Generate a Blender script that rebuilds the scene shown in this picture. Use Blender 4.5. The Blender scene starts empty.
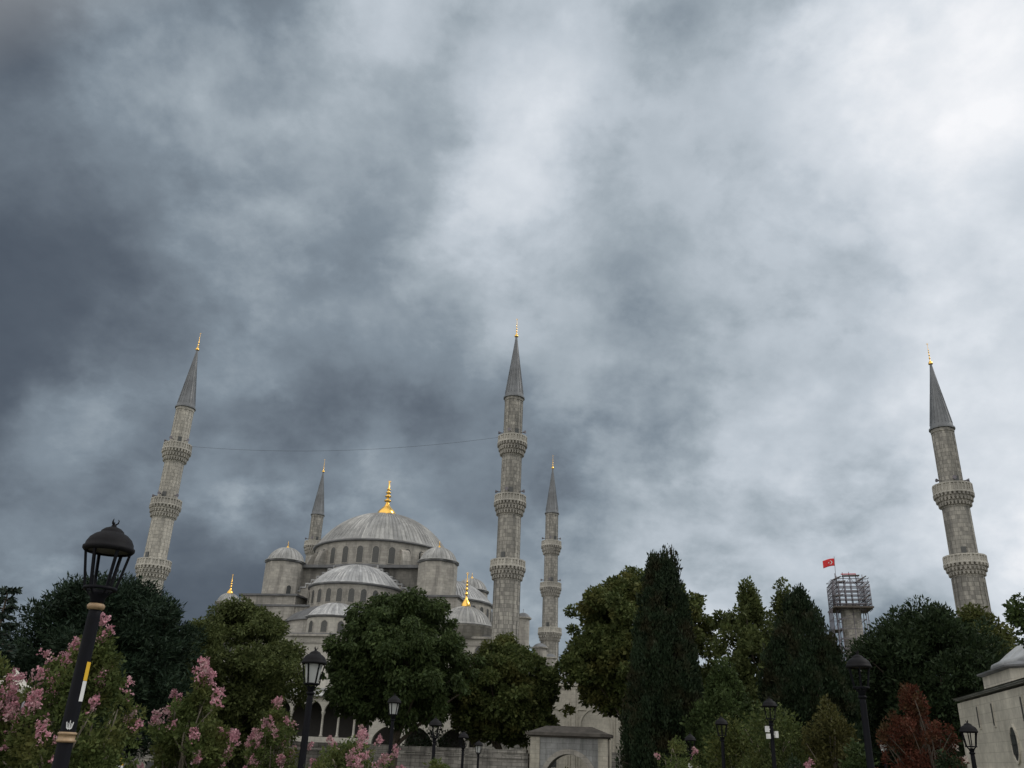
import bpy, math, random
import numpy as np
from mathutils import Vector, Matrix
R = math.radians
scene = bpy.context.scene
col = scene.collection

# ------------------------------------------------------------------ camera
FOC, EYE = 858.0, 1.65                      # focal length in pixels of a 1024 px wide frame, eye height
_up = np.array([78.0, 1974.0, -FOC]); _up /= np.linalg.norm(_up)
_f = np.array([0, 0, -1.0]); _y = _f - _up * _f.dot(_up); _y /= np.linalg.norm(_y)
RM = np.array([np.cross(_y, _up), _y, _up])
cam = bpy.data.cameras.new('camera'); cam_ob = bpy.data.objects.new('camera', cam); col.objects.link(cam_ob)
cam.sensor_fit = 'HORIZONTAL'; cam.sensor_width = 36.0; cam.lens = 36.0 * FOC / 1024.0
cam.clip_start = 0.05; cam.clip_end = 9000
M4 = Matrix([list(RM[i]) + [0] for i in range(3)] + [[0, 0, 0, 1]]); M4.translation = (0, 0, EYE)
cam_ob.matrix_world = M4
scene.camera = cam_ob

def ray(px, py):
    w = RM @ np.array([px - 512.0, 384.0 - py, -FOC]); return w / math.hypot(w[0], w[1])
def at(px, py, d):                          # the point seen at a pixel, d metres away over the ground
    return np.array([0, 0, EYE]) + ray(px, py) * d

# ------------------------------------------------------------------ sun, exposure
scene.view_settings.view_transform = 'Standard'; scene.view_settings.look = 'None'
scene.view_settings.exposure = 0.0; scene.view_settings.gamma = 1.0
scene.view_settings.use_curve_mapping = False
SUN_AZ, SUN_EL = R(84), R(43)               # azimuth clockwise from the view axis
sun = bpy.data.lights.new('sun', 'SUN'); sun.energy = 1.45; sun.angle = R(14); sun.color = (1, .95, .88)
sun_ob = bpy.data.objects.new('sun', sun); col.objects.link(sun_ob)
_sd = Vector((math.sin(SUN_AZ) * math.cos(SUN_EL), math.cos(SUN_AZ) * math.cos(SUN_EL), math.sin(SUN_EL)))
sun_ob.rotation_euler = (-_sd).to_track_quat('-Z', 'Y').to_euler()

# ------------------------------------------------------------------ node helpers
class NT:
    def __init__(s, tree): s.t = tree; s.n = tree.nodes; s.l = tree.links
    def new(s, kind, **kw):
        n = s.n.new(kind)
        for k, v in kw.items(): setattr(n, k, v)
        return n
    def put(s, sock, v):
        if hasattr(v, 'is_output'): s.l.new(v, sock)
        else: sock.default_value = v
    def math(s, op, a, b=0.0, c=0.0, clamp=False):
        n = s.new('ShaderNodeMath', operation=op, use_clamp=clamp)
        for i, v in enumerate((a, b, c)): s.put(n.inputs[i], v)
        return n.outputs[0]
    def vmath(s, op, a, b=(0, 0, 0), sc=None):
        n = s.new('ShaderNodeVectorMath', operation=op)
        s.put(n.inputs[0], a)
        if op == 'SCALE': s.put(n.inputs['Scale'], sc)
        else: s.put(n.inputs[1], b)
        return n.outputs['Value'] if op in ('DOT_PRODUCT', 'LENGTH') else n.outputs[0]
    def noise(s, vec, scale, detail=4.0, rough=.55, color=False, dist=0.0):
        n = s.new('ShaderNodeTexNoise'); s.put(n.inputs['Vector'], vec)
        n.inputs['Scale'].default_value = scale; n.inputs['Detail'].default_value = detail
        n.inputs['Roughness'].default_value = rough; n.inputs['Distortion'].default_value = dist
        return n.outputs['Color'] if color else n.outputs['Fac']
    def ramp(s, fac, stops):
        n = s.new('ShaderNodeValToRGB'); s.put(n.inputs[0], fac); e = n.color_ramp.elements
        while len(e) < len(stops): e.new(.5)
        for q, (p, c) in zip(e, stops):
            q.position = p; q.color = (c, c, c, 1) if not hasattr(c, '__len__') else tuple(c) + (1,)
        return n.outputs[0]
    def mix(s, fac, a, b, blend='MIX'):
        n = s.new('ShaderNodeMix', data_type='RGBA', blend_type=blend)
        s.put(n.inputs[0], fac)
        for i, v in ((6, a), (7, b)):
            s.put(n.inputs[i], v if hasattr(v, 'is_output') else (tuple(v) + (1,))[:4])
        return n.outputs[2]
    def mapr(s, v, a, b, c, d):
        n = s.new('ShaderNodeMapRange'); s.put(n.inputs[0], v)
        for i, q in enumerate((a, b, c, d)): n.inputs[i + 1].default_value = q
        return n.outputs[0]

# ------------------------------------------------------------------ sky: Nishita behind a thick broken cloud deck
world = bpy.data.worlds.new('World'); scene.world = world; world.use_nodes = True
w = NT(world.node_tree); w.n.clear()
gen = w.new('ShaderNodeTexCoord').outputs['Generated']
nish = w.new('ShaderNodeTexSky', sky_type='NISHITA'); nish.sun_disc = False
nish.sun_elevation = SUN_EL; nish.sun_rotation = SUN_AZ
wn = w.noise(gen, 3.2, 5, .55, True)
warp = w.vmath('SCALE', w.vmath('SUBTRACT', wn, (.5, .5, .5)), sc=.16)
wn2 = w.noise(gen, 11.0, 5, .6, True)
warp2 = w.vmath('SCALE', w.vmath('SUBTRACT', wn2, (.5, .5, .5)), sc=.09)
direc = w.vmath('NORMALIZE', w.vmath('ADD', w.vmath('ADD', gen, warp), warp2))
# big cloud masses: direction, sharpness, lighter (+) or darker (-) than the deck
BLOBS = [(-0.528, 0.563, 0.637, 80.1, -0.072),
 (-0.437, 0.592, 0.677, 80.1, -0.04),
 (-0.331, 0.618, 0.713, 80.1, -0.065),
 (-0.212, 0.637, 0.741, 80.1, -0.128),
 (-0.084, 0.646, 0.759, 80.1, 0.031),
 (0.049, 0.643, 0.764, 80.1, 0.142),
 (0.178, 0.63, 0.756, 80.1, -0.025),
 (0.298, 0.608, 0.736, 80.1, -0.089),
 (0.405, 0.579, 0.707, 80.1, 0.186),
 (0.498, 0.546, 0.674, 80.1, 0.2),
 (-0.5, 0.639, 0.584, 80.1, -0.042),
 (-0.4, 0.673, 0.622, 80.1, 0.038),
 (-0.284, 0.701, 0.654, 80.1, 0.12),
 (-0.155, 0.718, 0.678, 80.1, 0.05),
 (-0.018, 0.724, 0.69, 80.1, -0.097),
 (0.12, 0.715, 0.689, 80.1, 0.028),
 (0.369, 0.663, 0.652, 80.1, 0.119),
 (0.471, 0.626, 0.622, 80.1, 0.069),
 (-0.551, 0.679, 0.486, 80.1, 0.084),
 (-0.458, 0.72, 0.521, 80.1, -0.139),
 (-0.347, 0.757, 0.554, 80.1, 0.082),
 (-0.081, 0.797, 0.598, 80.1, 0.123),
 (0.063, 0.795, 0.603, 80.1, -0.052),
 (0.202, 0.777, 0.596, 80.1, 0.139),
 (0.33, 0.746, 0.579, 80.1, 0.089),
 (0.442, 0.706, 0.554, 80.1, 0.05),
 (-0.513, 0.753, 0.412, 80.1, -0.106),
 (-0.411, 0.797, 0.442, 80.1, -0.092),
 (-0.29, 0.834, 0.469, 80.1, 0.039),
 (-0.154, 0.859, 0.489, 80.1, -0.193),
 (-0.009, 0.866, 0.5, 80.1, 0.277),
 (0.274, 0.827, 0.49, 80.1, -0.116),
 (0.5, 0.74, 0.45, 80.1, 0.155),
 (0.586, 0.69, 0.425, 80.1, 0.046),
 (-0.554, 0.776, 0.302, 80.1, -0.106),
 (-0.46, 0.826, 0.327, 80.1, -0.186),
 (-0.347, 0.87, 0.351, 80.1, 0.163),
 (-0.216, 0.903, 0.37, 80.1, -0.076),
 (-0.073, 0.921, 0.384, 80.1, 0.081),
 (0.074, 0.918, 0.389, 80.1, -0.128),
 (0.217, 0.897, 0.386, 80.1, 0.204),
 (0.347, 0.859, 0.376, 80.1, 0.069),
 (0.46, 0.811, 0.361, 80.1, 0.067),
 (0.555, 0.758, 0.342, 80.1, 0.05),
 (-0.401, 0.887, 0.231, 80.1, 0.081),
 (-0.144, 0.955, 0.26, 80.1, 0.105),
 (0.001, 0.963, 0.269, 80.1, -0.059),
 (0.146, 0.951, 0.271, 80.1, -0.111),
 (0.283, 0.921, 0.268, 80.1, 0.085),
 (0.508, 0.824, 0.25, 80.1, 0.118),
 (0.593, 0.769, 0.239, 80.1, 0.152),
 (-0.533, 0.84, 0.107, 80.1, 0.062),
 (-0.327, 0.936, 0.129, 80.1, -0.104),
 (-0.2, 0.97, 0.139, 80.1, -0.122),
 (-0.061, 0.987, 0.147, 80.1, -0.041),
 (0.081, 0.985, 0.152, 80.1, 0.137),
 (0.22, 0.963, 0.154, 80.1, 0.149),
 (0.346, 0.925, 0.154, 80.1, -0.057),
 (0.457, 0.877, 0.151, 80.1, -0.043),
 (0.55, 0.822, 0.146, 80.1, 0.167),
 (-0.372, 0.928, 0.02, 80.1, -0.071),
 (-0.255, 0.967, 0.026, 80.1, -0.087),
 (-0.126, 0.992, 0.031, 80.1, -0.11),
 (0.011, 0.999, 0.037, 80.1, -0.031),
 (0.147, 0.988, 0.041, 80.1, 0.103),
 (0.392, 0.919, 0.048, 80.1, -0.095),
 (0.577, 0.815, 0.051, 80.1, 0.084),
 (0.023, 0.734, 0.679, 485.6, 0.11),
 (0.03, 0.779, 0.626, 485.6, 0.135),
 (-0.012, 0.79, 0.613, 485.6, 0.061),
 (-0.05, 0.823, 0.566, 485.6, 0.095),
 (-0.116, 0.862, 0.494, 485.6, 0.069),
 (-0.453, 0.833, 0.318, 485.6, 0.069),
 (-0.437, 0.833, 0.339, 485.6, 0.176),
 (-0.468, 0.847, 0.252, 485.6, 0.071),
 (-0.443, 0.846, 0.296, 485.6, 0.082),
 (-0.414, 0.863, 0.29, 485.6, -0.081),
 (-0.293, 0.927, 0.233, 485.6, 0.06),
 (-0.134, 0.675, 0.725, 485.6, 0.267),
 (0.196, 0.954, 0.225, 485.6, 0.029),
 (0.217, 0.962, 0.167, 485.6, -0.035),
 (0.107, 0.747, 0.656, 485.6, 0.081),
 (0.079, 0.796, 0.6, 485.6, -0.088),
 (-0.48, 0.617, 0.624, 485.6, -0.062),
 (-0.316, 0.688, 0.653, 485.6, -0.043),
 (0.079, 0.684, 0.725, 485.6, 0.161),
 (-0.237, 0.914, 0.33, 485.6, -0.092),
 (-0.081, 0.939, 0.334, 485.6, -0.126)]
BASE = .60
acc = BASE
for bx_, by_, bz_, kk, am in BLOBS:
    d_ = w.vmath('DOT_PRODUCT', direc, (bx_, by_, bz_))
    acc = w.math('MULTIPLY_ADD', w.math('EXPONENT', w.math('MULTIPLY_ADD', d_, kk, -kk)), am, acc)
sepd = w.new('ShaderNodeSeparateXYZ'); w.put(sepd.inputs[0], gen)
zz = w.math('ADD', w.math('MAXIMUM', sepd.outputs[2], 0.0), .55)
cmb = w.new('ShaderNodeCombineXYZ')
w.put(cmb.inputs[0], w.math('DIVIDE', sepd.outputs[0], zz)); w.put(cmb.inputs[1], w.math('DIVIDE', sepd.outputs[1], zz))
plane = cmb.outputs[0]                      # the deck seen from below
f1 = w.noise(w.vmath('ADD', plane, (3.1, 7.7, .4)), 2.6, 10, .54, dist=.1)
f2 = w.noise(w.vmath('ADD', plane, (13.1, 2.7, 1.4)), 7.5, 9, .58, dist=.1)
f3 = w.ramp(w.noise(w.vmath('ADD', plane, (1.7, 9.2, 4.4)), 4.0, 11, .55, dist=.15), [(.47, 0.0), (.66, 1.0)])
calm = w.mapr(acc, .38, .72, .55, 1.05)      # the dark masses are smoother than the bright broken parts
acc = w.math('MULTIPLY_ADD', w.math('MULTIPLY', w.math('SUBTRACT', f1, .5), calm), .30, acc)
acc = w.math('MULTIPLY_ADD', w.math('MULTIPLY', w.math('SUBTRACT', f2, .5), calm), .21, acc)
acc = w.math('MULTIPLY_ADD', w.math('MULTIPLY', w.math('SUBTRACT', f3, .35), calm), .12, acc)
# torn edges: two sheets of cloud with fairly sharp rims
e1 = w.noise(w.vmath('ADD', plane, (5.3, 1.9, 2.2)), 3.4, 12, .60, dist=.2); e2 = w.noise(w.vmath('ADD', plane, (2.9, 6.1, 7.7)), 5.2, 12, .60, dist=.2)
l1 = w.math('SMOOTH_MIN', w.mapr(w.math('MULTIPLY_ADD', w.math('SUBTRACT', e1, .5), .9, acc), .42, .60, 0.0, 1.0), 1.0, .2)
l2 = w.math('SMOOTH_MIN', w.mapr(w.math('MULTIPLY_ADD', w.math('SUBTRACT', e2, .5), .9, acc), .60, .78, 0.0, 1.0), 1.0, .2)
acc = w.math('MULTIPLY_ADD', acc, .74, .04)
acc = w.math('MULTIPLY_ADD', l1, .06, acc); acc = w.math('MULTIPLY_ADD', l2, .085, acc)
acc = w.math('SMOOTH_MAX', acc, .34, .16); acc = w.math('MULTIPLY_ADD', w.math('SUBTRACT', f2, .5), .09, acc)
acc = w.math('MINIMUM', acc, .985)
tint = w.ramp(acc, [(0.2353, (0.0343, 0.0452, 0.0630)), (0.3373, (0.0742, 0.0931, 0.1221)), (0.4314, (0.1301, 0.1590, 0.1946)), (0.5490, (0.2195, 0.2664, 0.3140)), (0.6667, (0.3515, 0.4072, 0.4564)), (0.7843, (0.5210, 0.5776, 0.6376)), (0.8824, (0.7084, 0.7529, 0.8070)), (0.9804, (0.9387, 0.9473, 0.9734))])
# brighter unseen sky behind the camera, added to light the mosque and tomb
bk = w.vmath('DOT_PRODUCT', gen, tuple(Vector((-.40, -.68, .62)).normalized()))
bkf = w.mapr(bk, .12, .75, 0.0, 1.0)
tint = w.mix(bkf, tint, (1.15, 1.12, 1.08))
mx = w.mix(.985, w.vmath('SCALE', nish.outputs[0], sc=1.0), w.vmath('SCALE', tint, sc=10.0))
bg = w.new('ShaderNodeBackground'); w.put(bg.inputs[0], mx); bg.inputs[1].default_value = .10
wo = w.new('ShaderNodeOutputWorld'); w.l.new(bg.outputs[0], wo.inputs[0])
try: world.cycles.sampling_method = 'MANUAL'; world.cycles.sample_map_resolution = 512
except Exception: pass
scene.cycles.max_bounces = 6; scene.cycles.diffuse_bounces = 3; scene.cycles.transparent_max_bounces = 8
scene.cycles.use_denoising = True

# ------------------------------------------------------------------ materials
def mat(name, color=(.5, .5, .5), rough=.7, metal=0.0):
    m = bpy.data.materials.new(name); m.use_nodes = True; t = NT(m.node_tree)
    b = t.n['Principled BSDF']; b.inputs['Base Color'].default_value = tuple(color) + (1,)
    b.inputs['Roughness'].default_value = rough; b.inputs['Metallic'].default_value = metal
    return m, t, b
def bump(t, b, h, strength=.3, dist=.05):
    n = t.new('ShaderNodeBump'); n.inputs['Strength'].default_value = strength; n.inputs['Distance'].default_value = dist
    t.put(n.inputs['Height'], h); t.l.new(n.outputs[0], b.inputs['Normal'])
def stone(name, ca, cb, mortar, bw=.9, rh=.42, grime=.5, gcol=(.10, .10, .095), rough=.85, big=.18, bs=.35, mo=.014):
    m, t, b = mat(name, rough=rough)
    uv = t.new('ShaderNodeUVMap').outputs[0]; ob = t.new('ShaderNodeTexCoord').outputs['Object']
    br = t.new('ShaderNodeTexBrick'); t.put(br.inputs['Vector'], uv); br.inputs['Scale'].default_value = 1
    br.inputs['Brick Width'].default_value = bw; br.inputs['Row Height'].default_value = rh
    br.inputs['Mortar Size'].default_value = mo; br.inputs['Mortar Smooth'].default_value = .3; br.inputs['Bias'].default_value = 0
    for k, c in zip(('Color1', 'Color2', 'Mortar'), (ca, cb, mortar)): br.inputs[k].default_value = tuple(c) + (1,)
    c = br.outputs['Color']
    n1 = t.noise(ob, big, 7, .62)
    c = t.mix(1.0, c, t.ramp(n1, [(.3, .68), (.7, 1.15)]), 'MULTIPLY')
    n2 = t.noise(ob, 3.1, 5, .7)
    c = t.mix(1.0, c, t.ramp(n2, [(.28, .82), (.72, 1.12)]), 'MULTIPLY')
    st = t.noise(t.vmath('MULTIPLY', ob, (1.1, 1.1, .13)), .9, 6, .65)
    c = t.mix(t.math('MULTIPLY', t.ramp(st, [(.47, 0.0), (.68, 1.0)]), grime), c, gcol)
    t.put(b.inputs['Base Color'], c)
    bump(t, b, t.math('ADD', br.outputs['Fac'], t.math('MULTIPLY', n2, -.6)), -bs, .06)
    return m
def lead(name, ca, cb, rough=.5):
    m, t, b = mat(name, rough=rough)
    uv = t.new('ShaderNodeUVMap').outputs[0]; ob = t.new('ShaderNodeTexCoord').outputs['Object']
    fl = t.vmath('FLOOR', t.vmath('MULTIPLY', uv, (1, .28, 1))); wn_ = t.new('ShaderNodeTexWhiteNoise', noise_dimensions='3D'); t.put(wn_.inputs['Vector'], fl)
    c = t.mix(wn_.outputs['Value'], ca, cb)
    c = t.mix(1.0, c, t.ramp(t.noise(ob, .55, 6, .65), [(.3, .66), (.7, 1.2)]), 'MULTIPLY')
    st = t.noise(t.vmath('MULTIPLY', uv, (2.2, .22, 1)), 1.0, 5, .65)
    c = t.mix(t.ramp(st, [(.5, 0.0), (.75, .55)]), c, (.07, .075, .08))
    t.put(b.inputs['Base Color'], c)
    t.put(b.inputs['Roughness'], t.mapr(t.noise(ob, 1.3, 4), .3, .7, rough - .12, rough + .2))
    b.inputs['Specular IOR Level'].default_value = .6
    return m
def plain(name, color, rough=.6, metal=0.0, var=.25, scale=4.0):
    m, t, b = mat(name, color, rough, metal)
    ob = t.new('ShaderNodeTexCoord').outputs['Object']
    n = t.noise(ob, scale, 5, .6)
    t.put(b.inputs['Base Color'], t.mix(1.0, color, t.ramp(n, [(.3, 1 - var), (.7, 1 + var)]), 'MULTIPLY'))
    t.put(b.inputs['Roughness'], t.mapr(n, .3, .7, max(rough - .1, .05), min(rough + .12, 1)))
    return m
def leafmat(name, ca, cb, tr=.22, sc=.7, cc=None):
    m, t, b = mat(name, rough=.6)
    g = t.new('ShaderNodeNewGeometry'); ob = t.new('ShaderNodeTexCoord').outputs['Object']
    c = t.mix(g.outputs['Random Per Island'], ca, cb)
    c = t.mix(1.0, c, t.ramp(t.noise(ob, sc, 4, .6), [(.3, .6), (.7, 1.4)]), 'MULTIPLY')
    if cc: c = t.mix(t.ramp(t.noise(ob, sc * .8, 3, .6), [(.5, 0.0), (.66, .8)]), c, cc)
    t.put(b.inputs['Base Color'], c); b.inputs['Specular IOR Level'].default_value = .12
    tl = t.new('ShaderNodeBsdfTranslucent'); t.put(tl.inputs[0], c)
    mxs = t.new('ShaderNodeMixShader'); mxs.inputs[0].default_value = tr
    t.l.new(b.outputs[0], mxs.inputs[1]); t.l.new(tl.outputs[0], mxs.inputs[2])
    t.l.new(mxs.outputs[0], t.n['Material Output'].inputs['Surface'])
    return m

M = {}
M['stone'] = stone('grey_limestone', (.46, .44, .395), (.35, .335, .305), (.25, .24, .22), 1.0, .46, .55)
M['stonedark'] = stone('dark_limestone', (.26, .25, .225), (.19, .185, .17), (.12, .12, .11), 1.0, .46, .8, (.06, .06, .058))  # darker stone for the recessed wall behind the stepped arches
M['minaret'] = stone('minaret_limestone', (.48, .462, .415), (.25, .243, .224), (.15, .147, .138), .95, .55, .75, mo=.024)
M['minaret_pale'] = stone('pale_minaret_limestone', (.60, .575, .51), (.40, .388, .35), (.24, .235, .215), .95, .55, .4, mo=.024)  # paler tone of the minaret stone, for the left minaret
M['pale'] = stone('pale_marble', (.56, .54, .485), (.48, .465, .42), (.34, .33, .3), 1.3, .55, .3)
M['court'] = stone('court_limestone', (.56, .53, .46), (.50, .475, .41), (.38, .36, .32), 1.1, .5, .25)
M['precinct'] = stone('weathered_wall_stone', (.38, .365, .335), (.23, .22, .205), (.10, .098, .09), .95, .34, .85, (.05, .05, .046), big=.6, mo=.02)
M['gatestone'] = stone('grey_marble', (.36, .37, .37), (.29, .30, .30), (.15, .15, .15), 1.1, .5, .6, (.06, .065, .065), big=.5)
M['gatebuff'] = stone('buff_limestone', (.50, .475, .40), (.43, .41, .35), (.28, .27, .24), .9, .4, .45, big=.5)
M['tomb'] = stone('buff_ashlar', (.66, .625, .535), (.58, .55, .475), (.46, .435, .365), 1.0, .45, .3, (.16, .155, .13), big=.35, bs=.2)
M['lead'] = lead('dome_lead', (.38, .385, .375), (.24, .245, .245), .5)
M['leadpale'] = lead('pale_lead', (.47, .48, .485), (.27, .28, .29), .46)  # lighter lead, the half domes' sky reflection put into the colour
M['leaddark'] = lead('dark_lead', (.16, .165, .175), (.12, .125, .13), .6)
M['spire'] = lead('spire_lead', (.19, .205, .22), (.13, .14, .155), .5)
M['gold'] = plain('gilded_copper', (.95, .58, .14), .24, 1.0, .15, 3)
M['window'] = plain('dark_window_lattice', (.055, .06, .06), .35, 0, .3, 9)
M['paleglass'] = plain('grey_window_lattice', (.085, .088, .085), .4, 0, .4, 9)
M['shade'] = plain('painted_interior_shade', (.05, .048, .045), .9)  # near-black colour standing in for shade inside the gallery
M['black'] = plain('black_lamp_paint', (.0055, .006, .009), .6, 0, .3, 12)
M['hood'] = plain('grey_black_hood_paint', (.012, .012, .014), .65, 0, .3, 12)
M['brass'] = plain('gold_band_paint', (.34, .235, .14), .5, .1, .2, 30)
for _k in ('black', 'hood'): M[_k].node_tree.nodes['Principled BSDF'].inputs['Specular IOR Level'].default_value = .12
M['white'] = plain('white_plastic', (.72, .73, .73), .5, 0, .06)
M['yellow'] = plain('yellow_sticker', (.75, .46, .03), .45, 0, .08)
M['steel'] = plain('scaffold_steel', (.16, .15, .17), .5, .5, .3, 2)
M['plank'] = plain('scaffold_plank', (.10, .085, .075), .8, 0, .3, 2)
M['gateroof'] = plain('dark_mossy_roof_lead', (.085, .078, .07), .85, 0, .45, 1.5)
M['hood_underside'] = plain('grey_hood_reflection', (.16, .15, .13), .7)  # lighter grey: light reflected inside the hood, put into the colour
M['red'] = plain('red_flag_cloth', (.62, .03, .035), .75, 0, .08)
M['cable'] = plain('cable_rubber', (.03, .03, .035), .6)
M['bark'] = plain('grey_brown_bark', (.085, .07, .055), .9, 0, .4, 5)
M['barkpale'] = plain('pale_bark', (.19, .165, .13), .85, 0, .35, 6)
M['canvas'] = plain('cream_canvas', (.5, .48, .43), .8, 0, .1)
_m, _t, _b = mat('frosted_lamp_glass', (.70, .72, .72), .35); M['frost'] = _m
_tl = _t.new('ShaderNodeBsdfTranslucent'); _tl.inputs[0].default_value = (.8, .82, .82, 1)
_x = _t.new('ShaderNodeMixShader'); _x.inputs[0].default_value = .55
_t.l.new(_b.outputs[0], _x.inputs[1]); _t.l.new(_tl.outputs[0], _x.inputs[2]); _t.l.new(_x.outputs[0], _t.n['Material Output'].inputs['Surface'])
# ground: worn lawn with bare patches
_m, _t, _b = mat('lawn', rough=.95); M['lawn'] = _m
_o = _t.new('ShaderNodeTexCoord').outputs['Object']
_c = _t.mix(_t.ramp(_t.noise(_o, .35, 8, .65), [(.42, 0.0), (.62, 1.0)]), (.045, .062, .022), (.12, .10, .07))
_c = _t.mix(1.0, _c, _t.ramp(_t.noise(_o, 9, 6, .7), [(.25, .55), (.75, 1.4)]), 'MULTIPLY')
_t.put(_b.inputs['Base Color'], _c); bump(_t, _b, _t.noise(_o, 25, 4, .7), .5, .05)
M['paving'] = stone('grey_paving', (.23, .22, .205), (.18, .175, .165), (.10, .10, .095), .6, .4, .3, (.09, .09, .085), big=.5)

# ------------------------------------------------------------------ mesh builder
class MB:
    def __init__(s): s.v = []; s.f = []; s.uv = []; s.sm = []; s.mi = []
    def face(s, idx, uv=None, smooth=False, mi=0):
        s.f.append(tuple(idx)); s.uv.append(uv); s.sm.append(smooth); s.mi.append(mi)
    def add(s, pts): n = len(s.v); s.v.extend(tuple(map(float, p)) for p in pts); return n
    def box(s, c, d, rz=0.0, mi=0, taper=1.0):
        cs, sn = math.cos(rz), math.sin(rz); p = []
        for z in (-.5, .5):
            k = taper if z > 0 else 1.0
            for x, y in ((-.5, -.5), (.5, -.5), (.5, .5), (-.5, .5)):
                X, Y = x * d[0] * k, y * d[1] * k
                p.append((c[0] + X * cs - Y * sn, c[1] + X * sn + Y * cs, c[2] + z * d[2]))
        n = s.add(p)
        for q in ((0, 3, 2, 1), (4, 5, 6, 7), (0, 1, 5, 4), (1, 2, 6, 5), (2, 3, 7, 6), (3, 0, 4, 7)): s.face([n + i for i in q], mi=mi)
        return s
    def bar(s, a, b, w, h=None, mi=0):
        a = Vector(a); b = Vector(b); h = h or w; d = (b - a).normalized()
        x = d.cross(Vector((0, 0, 1)))
        x = Vector((1, 0, 0)) if x.length < 1e-4 else x.normalized()
        y = x.cross(d).normalized(); p = []
        for e in (a, b):
            for i, j in ((-1, -1), (1, -1), (1, 1), (-1, 1)): p.append(e + x * (w / 2 * i) + y * (h / 2 * j))
        n = s.add(p)
        for q in ((0, 3, 2, 1), (4, 5, 6, 7), (0, 1, 5, 4), (1, 2, 6, 5), (2, 3, 7, 6), (3, 0, 4, 7)): s.face([n + i for i in q], mi=mi)
        return s
    def tube(s, pts, rad, n=8, mi=0, caps=True):
        pts = [Vector(p) for p in pts]
        if not hasattr(rad, '__len__'): rad = [rad] * len(pts)
        rings = []; ref = Vector((.31, .95, .1)); L = 0.0; ls = []
        for i, p in enumerate(pts):
            t = (pts[min(i + 1, len(pts) - 1)] - pts[max(i - 1, 0)]).normalized()
            x = t.cross(ref)
            if x.length < .1: x = t.cross(Vector((1, 0, 0)))
            x.normalize(); y = t.cross(x)
            rings.append(s.add([p + (x * math.cos(2 * math.pi * k / n) + y * math.sin(2 * math.pi * k / n)) * rad[i] for k in range(n)]))
            if i: L += (p - pts[i - 1]).length
            ls.append(L)
        for i in range(len(pts) - 1):
            for k in range(n):
                k2 = (k + 1) % n
                s.face((rings[i] + k, rings[i] + k2, rings[i + 1] + k2, rings[i + 1] + k), [(k / n, ls[i]), ((k + 1) / n, ls[i]), ((k + 1) / n, ls[i + 1]), (k / n, ls[i + 1])], True, mi)
        if caps:
            s.face([rings[0] + k for k in range(n)][::-1], mi=mi); s.face([rings[-1] + k for k in range(n)], mi=mi)
        return s
    def lathe(s, prof, n=32, c=(0, 0), a0=0.0, a1=2 * math.pi, smooth=True, mi=0, panels=None, cap=True, refr=None):
        full = abs(a1 - a0 - 2 * math.pi) < 1e-6; m = n if full else n + 1
        rings = []; ls = [0.0]; rr = refr or max(r for r, z in prof)
        for i, (r, z) in enumerate(prof):
            if i: ls.append(ls[-1] + math.hypot(r - prof[i - 1][0], z - prof[i - 1][1]))
            rings.append(s.add([(c[0] + r * math.cos(a0 + (a1 - a0) * k / n), c[1] + r * math.sin(a0 + (a1 - a0) * k / n), z) for k in range(m)]))
        for i in range(len(prof) - 1):
            va, vb = (ls[i], ls[i + 1]) if panels else (prof[i][1], prof[i + 1][1])
            for k in range(n):
                k2 = (k + 1) % m
                ua, ub = ((a0 + (a1 - a0) * q / n) * rr for q in (k, k + 1))
                if panels: ua, ub = k * panels / n + .01, (k + 1) * panels / n - .01
                s.face((rings[i] + k, rings[i] + k2, rings[i + 1] + k2, rings[i + 1] + k), [(ua, va), (ub, va), (ub, vb), (ua, vb)], smooth, mi)
        if cap:
            if prof[0][0] > 1e-3: s.face([rings[0] + k for k in range(m)][::-1], mi=mi)
            if prof[-1][0] > 1e-3: s.face([rings[-1] + k for k in range(m)], mi=mi)
        return s
    def arch_wall(s, w, h, ow, spring, rise, depth, M=Matrix(), pts=9, base=0.0, mi=0, pointed=True):
        """a wall bay, width w height h, with one arched opening through it; x across, y depth, z up"""
        xs = [-w / 2, -ow / 2 - 1e-4]
        tt = [math.sin(math.pi / 2 * (-1 + 2 * i / (2 * pts))) for i in range(2 * pts + 1)]
        prof = []
        for t in tt:
            a = abs(t)
            zz_ = math.sqrt(max(0, 1 - a * a))
            if pointed: zz_ = .72 * zz_ + .28 * (1 - a)
            prof.append((t * ow / 2, spring + rise * zz_))
        for sg in (-1, 1):                   # piers
            x0, x1 = sorted((sg * w / 2, sg * ow / 2))
            s._quadbox(x0, x1, base, spring, depth, M, mi)
        line = [(-w / 2, spring)] + prof + [(w / 2, spring)]
        for (xa, za), (xb, zb) in zip(line[:-1], line[1:]):
            P = [(xa, 0, za), (xb, 0, zb), (xb, 0, h), (xa, 0, h), (xa, depth, za), (xb, depth, zb), (xb, depth, h), (xa, depth, h)]
            n = s.add([M @ Vector(p) for p in P])
            for q in ((0, 1, 2, 3), (5, 4, 7, 6), (4, 5, 1, 0), (3, 2, 6, 7)):
                if xb - xa < 1e-6: continue
                s.face([n + i for i in q], mi=mi)
        return s
    def _quadbox(s, x0, x1, z0, z1, depth, M, mi):
        P = [(x0, 0, z0), (x1, 0, z0), (x1, 0, z1), (x0, 0, z1), (x0, depth, z0), (x1, depth, z0), (x1, depth, z1), (x0, depth, z1)]
        n = s.add([M @ Vector(p) for p in P])
        for q in ((0, 1, 2, 3), (5, 4, 7, 6), (4, 0, 3, 7), (1, 5, 6, 2)): s.face([n + i for i in q], mi=mi)
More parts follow.
